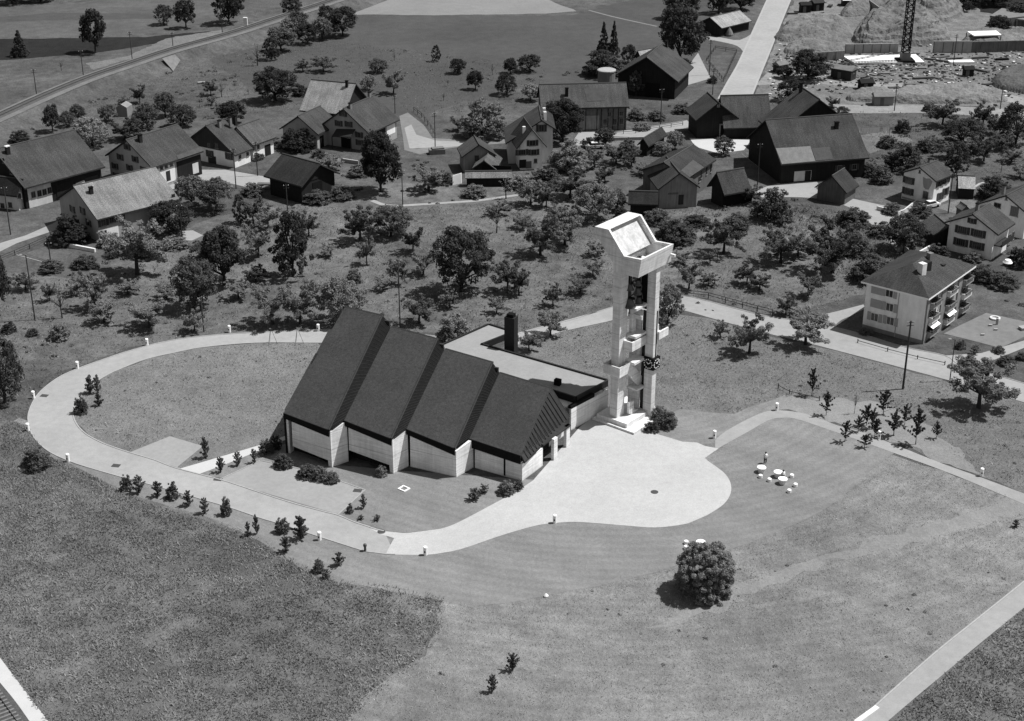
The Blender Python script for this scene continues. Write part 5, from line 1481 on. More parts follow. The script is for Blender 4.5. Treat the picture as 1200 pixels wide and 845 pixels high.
tufts('grass_fringe', [(260, 610), (304, 630), (330, 646), (357, 664), (400, 679), (460, 688), (521, 699), (518, 737), (501, 771), (461, 799), (431, 824), (401, 862), (385, 862), (420, 816), (450, 790), (490, 763), (508, 730), (512, 708), (458, 698), (398, 689), (354, 674), (326, 656), (300, 640), (258, 620)], 16, .20, 't_dark', .034, 11)
HAY = [(517, 705), (600, 708), (700, 689), (767, 674), (860, 645), (947, 611), (1010, 564), (1060, 534), (1100, 552), (1225, 597), (1225, 655), (1100, 759), (1000, 847), (985, 870), (395, 870), (425, 820), (495, 768), (512, 735)]
TRACK = [(960, 652), (1060, 624), (1200, 582), (1215, 598), (1080, 632), (960, 662), (870, 698), (800, 728), (765, 733), (850, 697)]
tufts('hay_grass', HAY, 16, .13, 't_light', .02, 2, (TRACK,))
tufts('loop_grass', [(372, 404), (300, 404), (227, 411), (174, 423), (127, 442), (103, 458), (90, 478), (93, 492), (114, 514), (150, 528), (200, 510), (240, 522), (330, 512), (335, 490), (400, 430)], 9, .18, 't_loop', .02, 3)
NEARCH = [(560, 396), (700, 380), (740, 500), (600, 470), (520, 420)]
tufts('church_grass', [(605, 395), (712, 380), (772, 368), (830, 375), (900, 396), (1000, 419), (1112, 449), (1225, 482), (1225, 585), (1150, 556), (1120, 535), (1090, 497), (1020, 469), (960, 465), (925, 463), (860, 484), (800, 479), (780, 470), (712, 440), (640, 415)], 8, .20, 't_mid', .02, 4)
tufts('bank_grass', [(1225, 692), (1150, 757), (1070, 824), (1012, 880), (1260, 900)], 45, .24, 't_dark', .02, 5)
LOOPR = OL[:40]
tufts('orchard_grass', [(-60, 335), (0, 320), (120, 332), (230, 285), (330, 240), (470, 246), (640, 232), (735, 252), (900, 236), (1010, 264), (1055, 300), (1005, 345), (960, 366), (900, 370), (830, 350), (795, 344), (712, 359), (632, 382), (600, 391), (540, 395), (372, 385), (240, 392), (150, 410), (90, 430), (60, 447), (40, 462), (28, 490), (-60, 520)], 4.5, .24, 't_orch', .01, 6)
tufts('village_grass', [(60, 160), (120, 105), (200, 70), (300, 45), (400, 50), (500, 60), (640, 80), (640, 95), (590, 140), (470, 128), (430, 95), (340, 130), (260, 135), (200, 145), (120, 150)], 3, .2, 't_base', .01, 7)
tufts('garden_grass', [(1000, 130), (1200, 138), (1200, 215), (1120, 200), (1040, 190), (1010, 160)], 3, .22, 't_base', .01, 8)
tufts('slope_grass', [(905, 235), (1000, 250), (1055, 300), (1010, 340), (960, 300), (880, 260)], 4, .4, 't_base', .01, 9)

def scrub(name, poly_px, n_per, size, m, seed, leaf=.16):
    """low uncounted growth: loose leafy hummocks"""
    poly = gp(poly_px); rs = np.random.RandomState(seed); P = np.array(poly); lo, hi = P.min(0), P.max(0)
    n = int((hi[0]-lo[0])*(hi[1]-lo[1])*n_per); x = rs.uniform(lo[0], hi[0], n); y = rs.uniform(lo[1], hi[1], n)
    k = inside(x, y, poly) & ((np.sin(x*.21+np.sin(y*.17)*2)+np.sin(y*.23+np.cos(x*.19)*2)+rs.normal(size=n)*.7) > 0)
    x, y = x[k], y[k]; n = len(x); q = 26; s_ = size*rs.uniform(.4, 1.4, n)
    d = rs.normal(size=(n, q, 3)); d /= np.linalg.norm(d, axis=2)[:, :, None]; d[:, :, 2] = np.abs(d[:, :, 2])
    c = np.stack([x, y, np.zeros(n)], 1)[:, None, :]+d*(s_[:, None, None]*rs.uniform(.5, 1, (n, q, 1)))*np.array([1.2, 1.2, .75])
    nr = d+rs.normal(size=d.shape)*.5+np.array([0, 0, .4])
    v = leaf_quads(c.reshape(-1, 3), nr.reshape(-1, 3), leaf, rs)
    o = bpy.data.objects.new(name, np_mesh(name, v, 4, M[m])); COL.objects.link(o); o['kind'] = 'stuff'
tuftmat('t_scrub', .085, .45, 1.7); tuftmat('t_scrubpale', .15, .6, 1.5)
scrub('undergrowth', [(0, 150), (60, 120), (150, 92), (230, 75), (300, 60), (320, 110), (250, 150), (150, 165), (40, 175)], .035, .8, 't_scrub', 21)
scrub('undergrowth', [(420, 180), (520, 176), (530, 200), (530, 228), (430, 232), (390, 236), (380, 215)], .05, .6, 't_scrub', 22)
scrub('undergrowth', [(600, 200), (740, 165), (760, 200), (735, 252), (640, 260), (610, 232)], .09, .7, 't_scrub', 23)
scrub('undergrowth', [(740, 250), (880, 240), (915, 232), (1000, 246), (1055, 300), (1010, 335), (940, 310), (880, 300), (790, 275)], .09, .8, 't_scrub', 24)
scrub('undergrowth', [(1000, 160), (1080, 140), (1215, 142), (1215, 225), (1130, 215), (1060, 200), (1000, 195)], .06, .8, 't_scrub', 25)
scrub('undergrowth', [(1115, 290), (1215, 270), (1215, 365), (1160, 360), (1165, 330), (1120, 300)], .10, .7, 't_scrub', 26)
scrub('undergrowth', [(0, 318), (130, 292), (235, 280), (240, 300), (130, 320), (20, 335)], .07, .6, 't_scrub', 27)
scrub('undergrowth', [(-30, 380), (60, 385), (110, 400), (50, 440), (25, 480), (-30, 500)], .06, .6, 't_scrubpale', 28)
scrub('rough_growth', [(380, 62), (480, 58), (620, 66), (610, 96), (500, 90), (400, 84)], .06, .5, 't_scrubpale', 29)
scrub('rough_growth', [(600, 95), (700, 80), (720, 95), (640, 100)], .08, .7, 't_scrub', 30)
scrub('rough_growth', [(700, 118), (745, 110), (830, 135), (800, 145), (740, 152)], .10, .5, 't_scrub', 31)
scrub('weed_clumps', [(517, 708), (700, 690), (860, 648), (960, 620), (1215, 650), (1100, 755), (1000, 845), (430, 845), (500, 770)], .025, .22, 't_scrubpale', 32, .07)
scrub('weed_clumps', [(605, 395), (712, 380), (900, 400), (1215, 485), (1215, 580), (1100, 500), (900, 465), (720, 440)], .05, .26, 't_scrub', 33, .08)
scrub('weed_clumps', [(372, 404), (227, 411), (127, 442), (94, 480), (114, 514), (200, 510), (330, 512), (400, 430)], .04, .22, 't_scrub', 34, .07)
scrub('weed_clumps', [(0, 330), (120, 330), (230, 285), (330, 240), (640, 232), (900, 240), (1000, 345), (900, 368), (712, 357), (600, 389), (372, 383), (150, 408), (40, 460), (0, 480)], .03, .35, 't_scrub', 35, .10)
scrub('weed_clumps', [(0, 540), (200, 600), (400, 690), (510, 710), (490, 765), (395, 850), (70, 850), (0, 760)], .05, .32, 't_scrubpale', 36, .09)
# ------------------------------------------------------- poles and fences
def pole(x, y, xt, yt, label, arms=True, lamp=False, rad=.13, group='wooden line poles', name='utility_pole', cat='pole'):
    g = G(x, y); h = HT(g, yt); o = thing(name, label, cat, g, group)
    b = MB(); b.tube([g-UP*.1, g+UP*h], [rad, rad*.7], 8); b.build('post', M['pole'], o)
    if arms:
        for k in (0, 1):
            b = MB(); b.obox(g+UP*(h-.35-k*.5)+np.array([-.55, -.05, 0]), (1.1, .25, 0), (0, .08, 0), UP*.09); ar = b.build('crossarm', M['pole'], o)
        for s in (-.45, .45):
            b = MB(); b.lathe(g+UP*(h-.26)+np.array([s, s*.22, 0]), [(.05, 0), (.07, .08), (.04, .16)], 6); b.build('insulator', M['offwhite'], ar)
    if lamp:
        b = MB(); b.tube([g+UP*(h-.1), g+UP*(h+.1)+np.array([-.3, 0, 0]), g+UP*(h+.1)+np.array([-.6, 0, 0])], .05, 6); b.build('bracket', M['steel'], o)
        b = MB(); b.box(g[0]-.75, g[1], h-.02, .5, .25, .14); b.build('lamp_head', M['pl_grey'], o)
    return o
for a in ((12.5, 275, 6, 219, 'line pole before the low side house at the village edge'), (60, 311, 57, 284, 'short pole among the vegetable beds'),
          (239, 389, 236, 348, 'line pole standing at the loop road below the western orchard'), (214, 283, 211, 240, 'pole at the end of the pale roofed farmhouse'),
          (276.7, 221, 275, 174, 'tall pole beside the gravel yard, nearer one'), (302, 206, 300, 166, 'tall pole before the mossy roofed house'),
          (337, 247, 336, 216, 'pole in front of the open timber barn'), (472, 240, 471, 199, 'pole beside the small footpath'),
          (469, 384, 467, 304, 'tallest thin pole behind the church roofs'), (510, 173, 509, 132, 'tall pole at the lane junction'),
          (463, 133, 462, 112, 'short pole above the lane junction'), (774, 146, 772, 104, 'pole on the grass by the village lane'),
          (835, 111, 834, 80, 'pole beside the main road verge'), (831, 88, 831, 47, 'pole in the fenced plot by the main road'),
          (887, 224, 885, 168, 'pole with insulators before the huge farmhouse gable'), (1111, 250, 1116, 203, 'black pole before the mural villa'),
          (1058, 456, 1062, 376, 'tall black pole in the meadow below the village road'), (1048, 130, 1049, 100, 'thin pole at the building site road'),
          (1172, 128, 1173, 100, 'pole at the far end of the site road'), (1117, 78, 1118, 40, 'thin mast behind the site wall')):
    pole(*a[:4], a[4], rad=.17 if '1058' in str(a[0]) else .12)
pole(41, 375, 30, 299, 'leaning lamp post on the western slope', False, True, .12, 'street lamps', 'street_lamp', 'street lamp')
pole(1113, 446, 1118, 398, 'slim lamp post at the road by the apartment block', False, True, .08, 'street lamps', 'street_lamp', 'street lamp')
# railway on its bank
ZR_ = 2.6
RC = smooth([G(x, y, ZR_) for x, y in ((-330, 268), (-180, 210), (-60, 160), (0, 134), (50, 111.5), (100, 91), (150, 74), (200, 57.5), (267, 39), (320, 22), (388, 0), (450, -22), (520, -44))], 6)
def strip(name, offs, m, kind='structure'):
    """loft a cross-section [(across, z)] along the line"""
    b = MB(); rowsv = []
    for i, p in enumerate(RC):
        d = unit((RC[min(i+1, len(RC)-1)]-RC[max(i-1, 0)])[:2]); n_ = np.array([d[1], -d[0], 0])
        rowsv.append([np.array([p[0], p[1], 0])+n_*o+UP*z for o, z in offs])
    for i in range(len(rowsv)-1):
        for j in range(len(offs)-1):
            b.face([rowsv[i][j], rowsv[i+1][j], rowsv[i+1][j+1], rowsv[i][j+1]])
    o = b.build(name, m); o['kind'] = kind; return o
strip('embankment', [(9.5, -.05), (6, .9), (3.2, ZR_-.25), (-2.6, ZR_-.25), (-4, 1.6), (-8, -.05)], M['g_base'])
strip('track_path', [(3.4, ZR_-.22), (3.3, ZR_-.18), (1.7, ZR_-.17), (1.6, ZR_-.2)], M['gravel_edge'])
strip('track_bed', [(1.6, ZR_-.2), (1.2, ZR_), (-1.2, ZR_), (-1.6, ZR_-.2)], M['ballast'])
strip('track_path', [(-1.6, ZR_-.21), (-1.7, ZR_-.18), (-2.4, ZR_-.18), (-2.5, ZR_-.22)], M['gravel_edge'])
rl_ = thing('railway_track', 'single railway track running along the bank at the upper left', 'railway track', RC[24])
for o_ in (-.72, .72):
    b = MB(); L2, _ = offset_line(RC, o_*2)
    for i in range(len(L2)-1):
        a, c = L2[i]*[1, 1, 0]+UP*(ZR_+.05), L2[i+1]*[1, 1, 0]+UP*(ZR_+.05)
        b.obox(a, c-a, np.array([.03, .1, 0]), UP*.16)
    b.build('rail', M['steel'], rl_)
for a in ((43, 112, 39, 81, 'rail pole nearest the left rim'), (98, 91, 94, 59, 'second rail pole from the left rim'), (155, 70, 152, 37, 'third rail pole from the left rim'),
          (203.5, 63, 201, 38, 'rail pole beside the concrete culvert'), (260.5, 38, 258, 4, 'rail pole before the big black tree')):
    pole(*a, group='poles along the railway', rad=.12)
b = MB(); q = [G(x, y, z) for x, y, z in ((190, 69, 2.4), (205, 64.5, 2.4), (211.5, 71, 1.0), (203, 84, .05), (199, 79, .7))]
b.prism(q, UP*.15); tag(b.build('culvert_apron', M['rt_pale'], loc=q[0]), 'pale concrete culvert apron on the rail bank', 'culvert')
g = G(288, 30, ZR_-.2); b = MB(); b.box(g[0], g[1], g[2], 1.1, .8, 2.3); o = b.build('signal_box', M['offwhite'], loc=g); tag(o, 'white cabinet beside the railway line', 'cabinet')
# near-corner track
nt_ = thing('railway_track', 'railway track with pale sleepers at the lower left corner', 'railway track', G(10, 830))
a, c = G(0, 818), G(20, 846); dv = unit(c-a)
b = MB(); b.obox(a-dv*30, dv*60, np.array([-.08, .05, 0]), UP*.22); b.build('rail', M['steel'], nt_)
nv = np.array([dv[1], -dv[0], 0]); nv = nv if nv[0] < 0 else -nv
b = MB(); b.obox(a-dv*30+nv*1.45, dv*60, np.array([-.08, .05, 0]), UP*.22); b.build('rail', M['steel'], nt_)
for k in range(-14, 10):
    p = a+dv*k*.65+nv*-.5+UP*.032; b = MB(); b.obox(p, nv*2.5, dv*.25, UP*.08); b.build('sleeper', M['rt_pale'], nt_)
# fences
def fence(pts, label, h=1.0, step=2.6, rails=2, m='pole', name='fence'):
    L = gp(pts); o = thing(name, label, 'fence', L[0])
    for i in range(len(L)-1):
        d = L[i+1]-L[i]; n = max(1, int(np.linalg.norm(d)/step))
        for k in range(n+(i == len(L)-2)):
            p = L[i]+d*k/n; b = MB(); b.box(p[0], p[1], -.05, .12, .12, h+.05); b.build('post', M[m], o)
        for r_ in range(rails):
            b = MB(); b.obox(L[i]+UP*(h*(.5+.42*r_))+np.array([.0, .07, 0]), d, np.array([0, .04, 0]), UP*.1); b.build('rail', M[m], o)
fence([(795, 346), (830, 350), (870, 361), (905, 370)], 'dark rail fence along the upper side of the village road', 1.1)
fence([(485, 131), (494, 138), (505, 152), (510, 161)], 'dark fence curving beside the lane junction', 1.2)
fence([(0, 307), (35, 292), (55, 283)], 'picket fence along the lane by the vegetable beds', 1.0)
fence([(716, 158), (745, 156), (800, 147)], 'low rail fence on the village lane under the half timbered house', .9)
fence([(828, 72), (848, 96), (863, 62), (838, 58), (828, 72)], 'wire fence round the grass plot by the main road', 1.0)
fence([(1005, 402), (1040, 412), (1075, 421), (1107, 428)], 'low rail along the apartment lawn', .7, 3.2, 1)
fence([(912, 455), (925, 462), (960, 470)], 'short wire fence behind the sapling strip', .8, 3.5, 1)
def wallseg(pts, label, h=.8, t=.3, m='offwhite'):
    L = gp(pts); b = MB()
    for i in range(len(L)-1):
        d = L[i+1]-L[i]; u = unit(d); n_ = np.array([-u[1], u[0], 0])
        b.obox(L[i]-UP*.05, d, n_*t, UP*(h+.05))
    tag(b.build('garden_wall', M[m], loc=L[0]), label, 'wall')
wallseg([(61, 287), (85, 291), (111, 296)], 'white garden wall below the ivy clad tree', .7, .4, 'offwhite')
wallseg([(19, 299), (60, 310)], 'thin white edge of the vegetable beds', .06, .15, 'pl_grey')
wallseg([(1027, 246), (1052, 253), (1060, 250), (1074, 239)], 'curved white wall round the mural villa terrace', .8, .25, 'pl_offw')
wallseg([(1045, 272), (1068, 307)], 'pale retaining wall where the lane drops to the apartment', 1.1, .3, 'pl_grey')
wallseg([(1078, 300), (1100, 288), (1112, 281)], 'pale wall running up to the balcony villa', .9, .3, 'offwhite')
wallseg([(385, 195), (400, 190), (420, 193)], 'stone wall of the grey farmhouse garden', .8, .4, 'pl_grey')
wallseg([(680, 169), (716, 165), (757, 164)], 'low yard wall beside the village lane', .7, .3, 'pl_grey')
wallseg([(1125, 232), (1150, 216), (1170, 212)], 'pale garden path wall behind the mural villa', .2, .5, 'pl_grey')
field('vegetable_bed', [(30, 297), (60, 287), (85, 296), (62, 308)], .03, M['earth'], .1)
field('vegetable_bed', [(690, 165), (757, 163), (790, 160), (780, 172), (700, 172)], .014, M['g_mid'], .2)
field('vegetable_bed', [(1000, 160), (1050, 152), (1070, 165), (1020, 180)], .02, M['g_mid'], .2)
field('vegetable_bed', [(1110, 222), (1150, 214), (1165, 222), (1130, 232)], .02, M['g_base'], .2)
field('paved_court', [(1106, 391), (1130, 379), (1156, 367), (1215, 380), (1215, 388), (1172, 408), (1150, 402)], .03, M['road_dim'], .05)
field('villa_terrace', [(1095, 243), (1130, 232), (1150, 238), (1125, 252)], .02, M['g_mid'], .1)
# ------------------------------------------------------------- path stones
def bollard(x, y, label):
    g = G(x, y); o = thing('path_light', label, 'path light', g, 'white path lights')
    b = MB(); b.lathe(g, [(.24, -.05), (.24, .98), (.24, 1.0)], 12); b.build('post', M['white'], o)
    b = MB(); b.lathe(g+UP*1.001, [(.26, 0), (.26, .12), (.2, .2)], 12); b.build('cap', M['white'], o)
    b = MB(); b.box(g[0]-.05, g[1]-.235, .45, .16, .05, .22); b.build('lamp_slot', M['black'], o)
for x, y, l in ((172.5, 405, 'white path light outside the upper loop road, at the feathery meadow'), (91, 432, 'white path light on the upper shoulder of the loop bend'),
                (39.5, 467, 'white path light at the outermost point of the loop bend'), (33, 505, 'white path light where the bend turns back'), (80, 541, 'white path light below the spreading bend shrub'),
                (269, 389.5, 'white path light by the pole at the upper road'), (373, 388, 'white path light touching the tall church roof edge'), (374.5, 633, 'white path light by the largest ragged shrub'),
                (498.5, 650.5, 'white path light where asphalt meets the pale plaza'), (650, 613, 'white path light on the plaza lower rim'), (837, 513.5, 'white path light where the footpath leaves the plaza'),
                (910, 481, 'white path light at the footpath crest'), (1030, 514, 'white path light between the saplings'), (1150, 558, 'white path light on the lower footpath')): bollard(x, y, l)
g = G(428, 646); b = MB(); b.lathe(g, [(.16, 0), (.14, .7), (.24, .75), (.2, 1.0), (.05, 1.1)], 10); tag(b.build('hydrant', M['steel'], loc=g), 'dark hydrant post on the verge by the asphalt edge', 'hydrant')
g = G(640, 699.5); b = MB(); b.lathe(g, [(.25, 0), (.28, .2), (.1, .4)], 8); tag(b.build('marker_stone', M['white'], loc=g), 'small white stone on the mown lawn border', 'stone')
# tables and stools of stone
def stone_table(x, y, label, r_=.62):
    g = G(x, y); o = thing('stone_table', label, 'table', g, 'round stone tables')
    b = MB(); b.lathe(g, [(.40, -.02), (.44, .2), (.5, .45), (.56, .62)], 20); b.build('pedestal', M['offwhite'], o)
    b = MB(); b.lathe(g+UP*.62, [(r_*.9, 0), (r_, .05), (r_, .16), (r_*.95, .2)], 24); b.build('tabletop', M['white'], o)
def stool(x, y, label):
    g = G(x, y); b = MB(); b.lathe(g, [(.26, -.02), (.28, .1), (.28, .42), (.24, .47)], 16)
    tag(b.build('stone_stool', M['white'], loc=g), label, 'stool', 'white stone stools')
stone_table(892, 553.5, 'white stone table nearest the standing person'); stone_table(911.5, 559, 'white stone table with the person sitting at it'); stone_table(916.8, 567, 'white stone table lowest of the lawn group')
stone_table(821, 641.5, 'white stone table peeping over the big round bush')
for x, y, l in ((891, 560, 'white stool right below the upper table'), (901.5, 564.3, 'white stool between the two lawn tables'), (927.8, 559.5, 'white stool right of the sitting person'),
                (932, 570.3, 'white stool farthest out on the lawn'), (924.7, 577.3, 'white stool lowest on the lawn'), (804, 637.5, 'upper white stool beside the big round bush'),
                (804, 643.5, 'lower white stool half hidden by the big round bush'), (828, 648, 'white stool peeping out of the bush')): stool(x, y, l)
# people
M['skin'] = mat('skin', .32, ()); M['hair'] = mat('hair', .015, ()); M['shirt'] = mat('shirt_white', .78, ((6, .05, None),)); M['trousers'] = mat('trousers_dark', .05, ((6, .2, None),)); M['top_dark'] = mat('top_dark', .03, ())
def skin_mesh(name, V, E_, R, m, parent, lv=1):
    me = bpy.data.meshes.new(name); me.from_pydata([tuple(v) for v in V], E_, []); me.materials.append(m)
    o = bpy.data.objects.new(name, me); COL.objects.link(o)
    if parent: o.parent = parent
    md = o.modifiers.new('skin', 'SKIN'); md.use_smooth_shade = True
    for i, q in enumerate(me.skin_vertices[0].data if len(me.skin_vertices) else []): q.radius = (R[i], R[i]); q.use_root = i == 0
    sd = o.modifiers.new('sub', 'SUBSURF'); sd.levels = lv; sd.render_levels = lv
    return o
def person(x, y, label, pose, rz):
    g = G(x, y); o = thing('person', label, 'person', g); o.rotation_euler = (0, 0, rz)
    sit = pose == 'sit'; hz = .46 if sit else .92
    V, E_, R = [], [], []
    def add(p, r_, par=None):
        V.append(p); R.append(r_)
        if par is not None: E_.append((par, len(V)-1))
        return len(V)-1
    pel = add((0, 0, hz), .15); ch_ = add((0, -.02 if not sit else -.08, hz+.32), .16, pel); nk = add((0, -.02 if not sit else -.12, hz+.56), .06, ch_); hd = add((0, -.04 if not sit else -.15, hz+.70), .10, nk); add((0, -.04 if not sit else -.15, hz+.78), .09, hd)
    add((0, -.135 if not sit else -.245, hz+.70), .018, hd)
    for s in (-1, 1):
        hip = add((s*.10, 0, hz-.06), .095, pel)
        if sit: kn = add((s*.13, -.42, hz+.02), .07, hip); an = add((s*.13, -.40, .08), .045, kn)
        else: kn = add((s*.12, -.03, .50), .065, hip); an = add((s*.13, .02, .08), .045, kn)
        add((s*.14, (V[an][1])-.16, .04), .04, an)
        sh_ = add((s*.19, V[ch_][1], hz+.47), .06, ch_); 
        if sit: el = add((s*.26, -.25, hz+.28), .045, sh_); wr = add((s*.14, -.45, hz+.34), .032, el)
        else: el = add((s*.30, -.02, hz+.20), .045, sh_); wr = add((s*.14, -.24, hz+.26), .032, el)
        pm = add((V[wr][0]-s*.05, V[wr][1]-.05, V[wr][2]), .034, wr)
        for k in range(5):
            f1 = add((V[pm][0]-s*.03-.004*k, V[pm][1]-.03+.012*k, V[pm][2]+.024-.012*k), .010, pm); add((V[f1][0]-s*.03, V[f1][1]-.015, V[f1][2]-.012), .009, f1)
    body = skin_mesh('body', V, E_, R, M['skin'], o)
    def chain(name, pts, rr, m):
        b = MB()
        for P_, r_ in zip(pts, rr): b.tube(P_, r_, 10)
        q = MB(); q.v, q.f, q.m = b.v, b.f, b.m; me = q.mesh(name, m); c = bpy.data.objects.new(name, me); COL.objects.link(c); c.parent = o
    ty = V[ch_][1]
    chain('shirt', [[(0, 0, hz-.08), (0, ty, hz+.30), (0, ty, hz+.50), (0, ty, hz+.55)]]+[[V[1+0], ] and [(s*.17, ty, hz+.48), ((.26 if sit else .30)*s, -.25 if sit else -.02, hz+(.28 if sit else .20))] for s in (-1, 1)], [[.19, .205, .19, .09], [.085, .07], [.085, .07]], M['shirt' if not sit else 'shirt'])
    if sit: chain('trousers', [[(s*.08, .04, hz), (s*.13, -.42, hz+.02), (s*.13, -.40, .10)] for s in (-1, 1)], [[.13, .09, .065]]*2, M['trousers'])
    else: chain('trousers', [[(s*.07, 0, .98), (s*.10, 0, .84), (s*.12, -.03, .50), (s*.13, .02, .08)] for s in (-1, 1)], [[.13, .13, .09, .07]]*2, M['trousers'])
    b = MB(); c = V[hd]; b.lathe((c[0], c[1]+.02, c[2]-.02), [(.10, 0), (.122, .06), (.115, .13), (.06, .17)], 12)
    me = b.mesh('hair', M['hair']); q = bpy.data.objects.new('hair', me); COL.objects.link(q); q.parent = o
person(896.5, 543, 'person in white shirt and dark trousers standing with hands before the chest', 'stand', .2)
person(918.5, 560.5, 'dark haired person in white shirt sitting low beside the stone table', 'sit', -1.2)
# small objects of the village
la = thing('laundry_line', 'clothes line with white sheets drying behind the huge farmhouse', 'clothes line', G(1018, 160))
for x in (995, 1042):
    g = G(x, 160); b = MB(); b.tube([g, g+UP*2.3], .05, 6); b.build('post', M['pole'], la)
b = MB(); b.tube([G(995, 160)+UP*2.25, G(1018, 160)+UP*2.1, G(1042, 160)+UP*2.25], .012, 4); b.build('line', M['steel'], la)
for x, w_ in ((999, 1.0), (1005, .8), (1013, 1.5), (1024, 2.2), (1036, .7), (1040, .5)):
    p = G(x, 160)+UP*.75; n = 6; b = MB()
    for i in range(n):
        b.face([p+np.array([w_*i/n-w_/2, .06*math.sin(i*2.1), 0]), p+np.array([w_*(i+1)/n-w_/2, .06*math.sin((i+1)*2.1), 0]), p+np.array([w_*(i+1)/n-w_/2, 0, 1.4]), p+np.array([w_*i/n-w_/2, 0, 1.4])])
    b.build('sheet', M['white'], la)
for x, y, l in ((841.5, 32, 'hay stook nearest the black tree by the field barn'), (844, 24, 'hay stook farthest from the road by the field barn'), (854.5, 42, 'hay stook before the field barn wall')):
    g = G(x, y); b = MB(); b.lathe(g, [(1.1, 0), (1.15, .5), (.8, 1.3), (.5, 1.8), (.15, 2.3)], 10); tag(b.build('hay_stook', M['rt_pale'], loc=g), l, 'haystack', 'hay stooks')
def car(x, y, rz, label, m='offwhite', L=4.1, group=None):
    g = G(x, y); o = thing('parked_car', label, 'car', g, group); o.rotation_euler = (0, 0, rz)
    def part(b, nm, mm, par): me = b.mesh(nm, M[mm]); c = bpy.data.objects.new(nm, me); COL.objects.link(c); c.parent = par; return c
    b = MB(); pr = [(-L/2, .35), (-L/2, .75), (-L*.3, .88), (L*.25, .9), (L/2, .72), (L/2, .35)]
    b.prism([(a, -.78, z) for a, z in pr], (0, 1.56, 0)); body = part(b, 'body', m, o)
    b = MB(); c = [(-L*.3, .881), (-L*.2, 1.36), (L*.14, 1.38), (L*.27, .9)]; b.prism([(a, -.66, z) for a, z in c], (0, 1.32, 0)); part(b, 'cabin', 'glass', body)
    b = MB(); b.prism([(-L*.2, -.6, 1.365), (L*.13, -.6, 1.385), (L*.13, .6, 1.385), (-L*.2, .6, 1.365)], (0, 0, .06)); part(b, 'roof_panel', m, body)
    for sx in (-.3, .3):
        for sy in (-.8, .68):
            b = MB(); b.tube([(sx*L, sy, .31), (sx*L, sy+.12, .31)], .31, 14); part(b, 'wheel', 'black', o)
car(697, 174, .1, 'pale covered car parked under the clipped round tree')
car(1090, 243, .5, 'light car parked before the mural villa', 'offwhite')
tr_ = thing('garden_parasol', 'white round parasol open in the garden behind the apartment block', 'parasol', G(1179, 320))
g = G(1179, 320); b = MB(); b.tube([g, g+UP*2.2], .04, 6); b.build('pole', M['steel'], tr_)
b = MB(); b.lathe(g+UP*2.0, [(.85, 0), (.65, .25), (.5, .5), (.05, .6)], 14); b.build('canopy', M['white'], tr_)
g = G(1166, 374); b = MB(); b.lathe(g+UP*.03, [(.85, 0), (.85, .28), (.55, .28), (.55, .06)], 28); tag(b.build('sandpit_ring', M['pl_offw'], loc=g), 'white concrete ring of a sandpit on the paved court', 'sandpit')
for x, y, l in ((1160.5, 382, 'small white slab seat left of the sandpit ring'), (1166.8, 387, 'white slab seat below the sandpit ring'), (1151.5, 393, 'white slab seat farthest from the ring'), (1168, 380.5, 'upright white post between ring and seat')):
    g = G(x, y); b = MB(); 
    if 'post' in l: b.box(g[0], g[1], 0, .3, .3, 1.1)
    else: b.box(g[0], g[1], .15, .6, .35, .12); b.box(g[0], g[1], 0, .2, .2, .149)
    tag(b.build('play_post' if 'post' in l else 'slab_seat', M['pl_grey'], loc=g), l, 'post' if 'post' in l else 'seat')
g = G(1200, 386); b = MB(); b.box(g[0], g[1], 0, 1.5, 1.0, .4, .3); b.box(g[0], g[1], .401, 1.6, 1.1, .08, .3); tag(b.build('planter_box', M['pl_grey'], loc=g), 'pale planter box at the rim of the paved court', 'planter')
for x, y, l in ((78, 214.5, 'dark handcart by the farmhouse barn door'),):
    pass
b = MB(); g = G(236, 98); b.box(g[0], g[1], .35, 1.8, .7, .12, .4); b.box(g[0]-.8, g[1]-.2, 0, .1, .5, .36); b.box(g[0]+.7, g[1]+.2, 0, .1, .5, .36)
tag(b.build('garden_bench', M['pl_grey'], loc=g), 'white bench lying in the plot under the rail bank', 'bench')
b = MB(); g = G(137, 137); b.prism([g, g+np.array([2.5, 0, 0]), g+np.array([2.5, 0, 2.2]), g+np.array([1.2, 0, 3.0]), g+np.array([0, 0, 2.2])], np.array([.6, 3.0, 0])); sh_ = tag(b.build('garden_shed', M['pl_dim'], loc=g), 'pale garden shed among trees under the rail bank', 'shed')
for i, (x, y, w_, l) in enumerate(((318, 222, 1.6, 'timber stack nearest the open timber barn'), (312, 218, 1.8, 'timber stack second from the open timber barn'))):
    g = G(x, y); b = MB()
    for k in range(6): b.tube([g+np.array([-w_, k % 3*.35, .15+.3*(k//3)]), g+np.array([w_, k % 3*.35-.3, .15+.3*(k//3)])], .16, 7)
    tag(b.build('timber_stack', M['rt_pale'], loc=g), l, 'log pile')
g = G(512, 180); b = MB(); b.box(g[0], g[1], 0, 3.4, 1.8, 1.1, .2); b.box(g[0]+.2, g[1], 1.101, 2.6, 1.4, .3, .3); tag(b.build('heap_wall', M['rt_pale'], loc=g), 'pale stacked heap by the pole at the lane junction', 'heap')
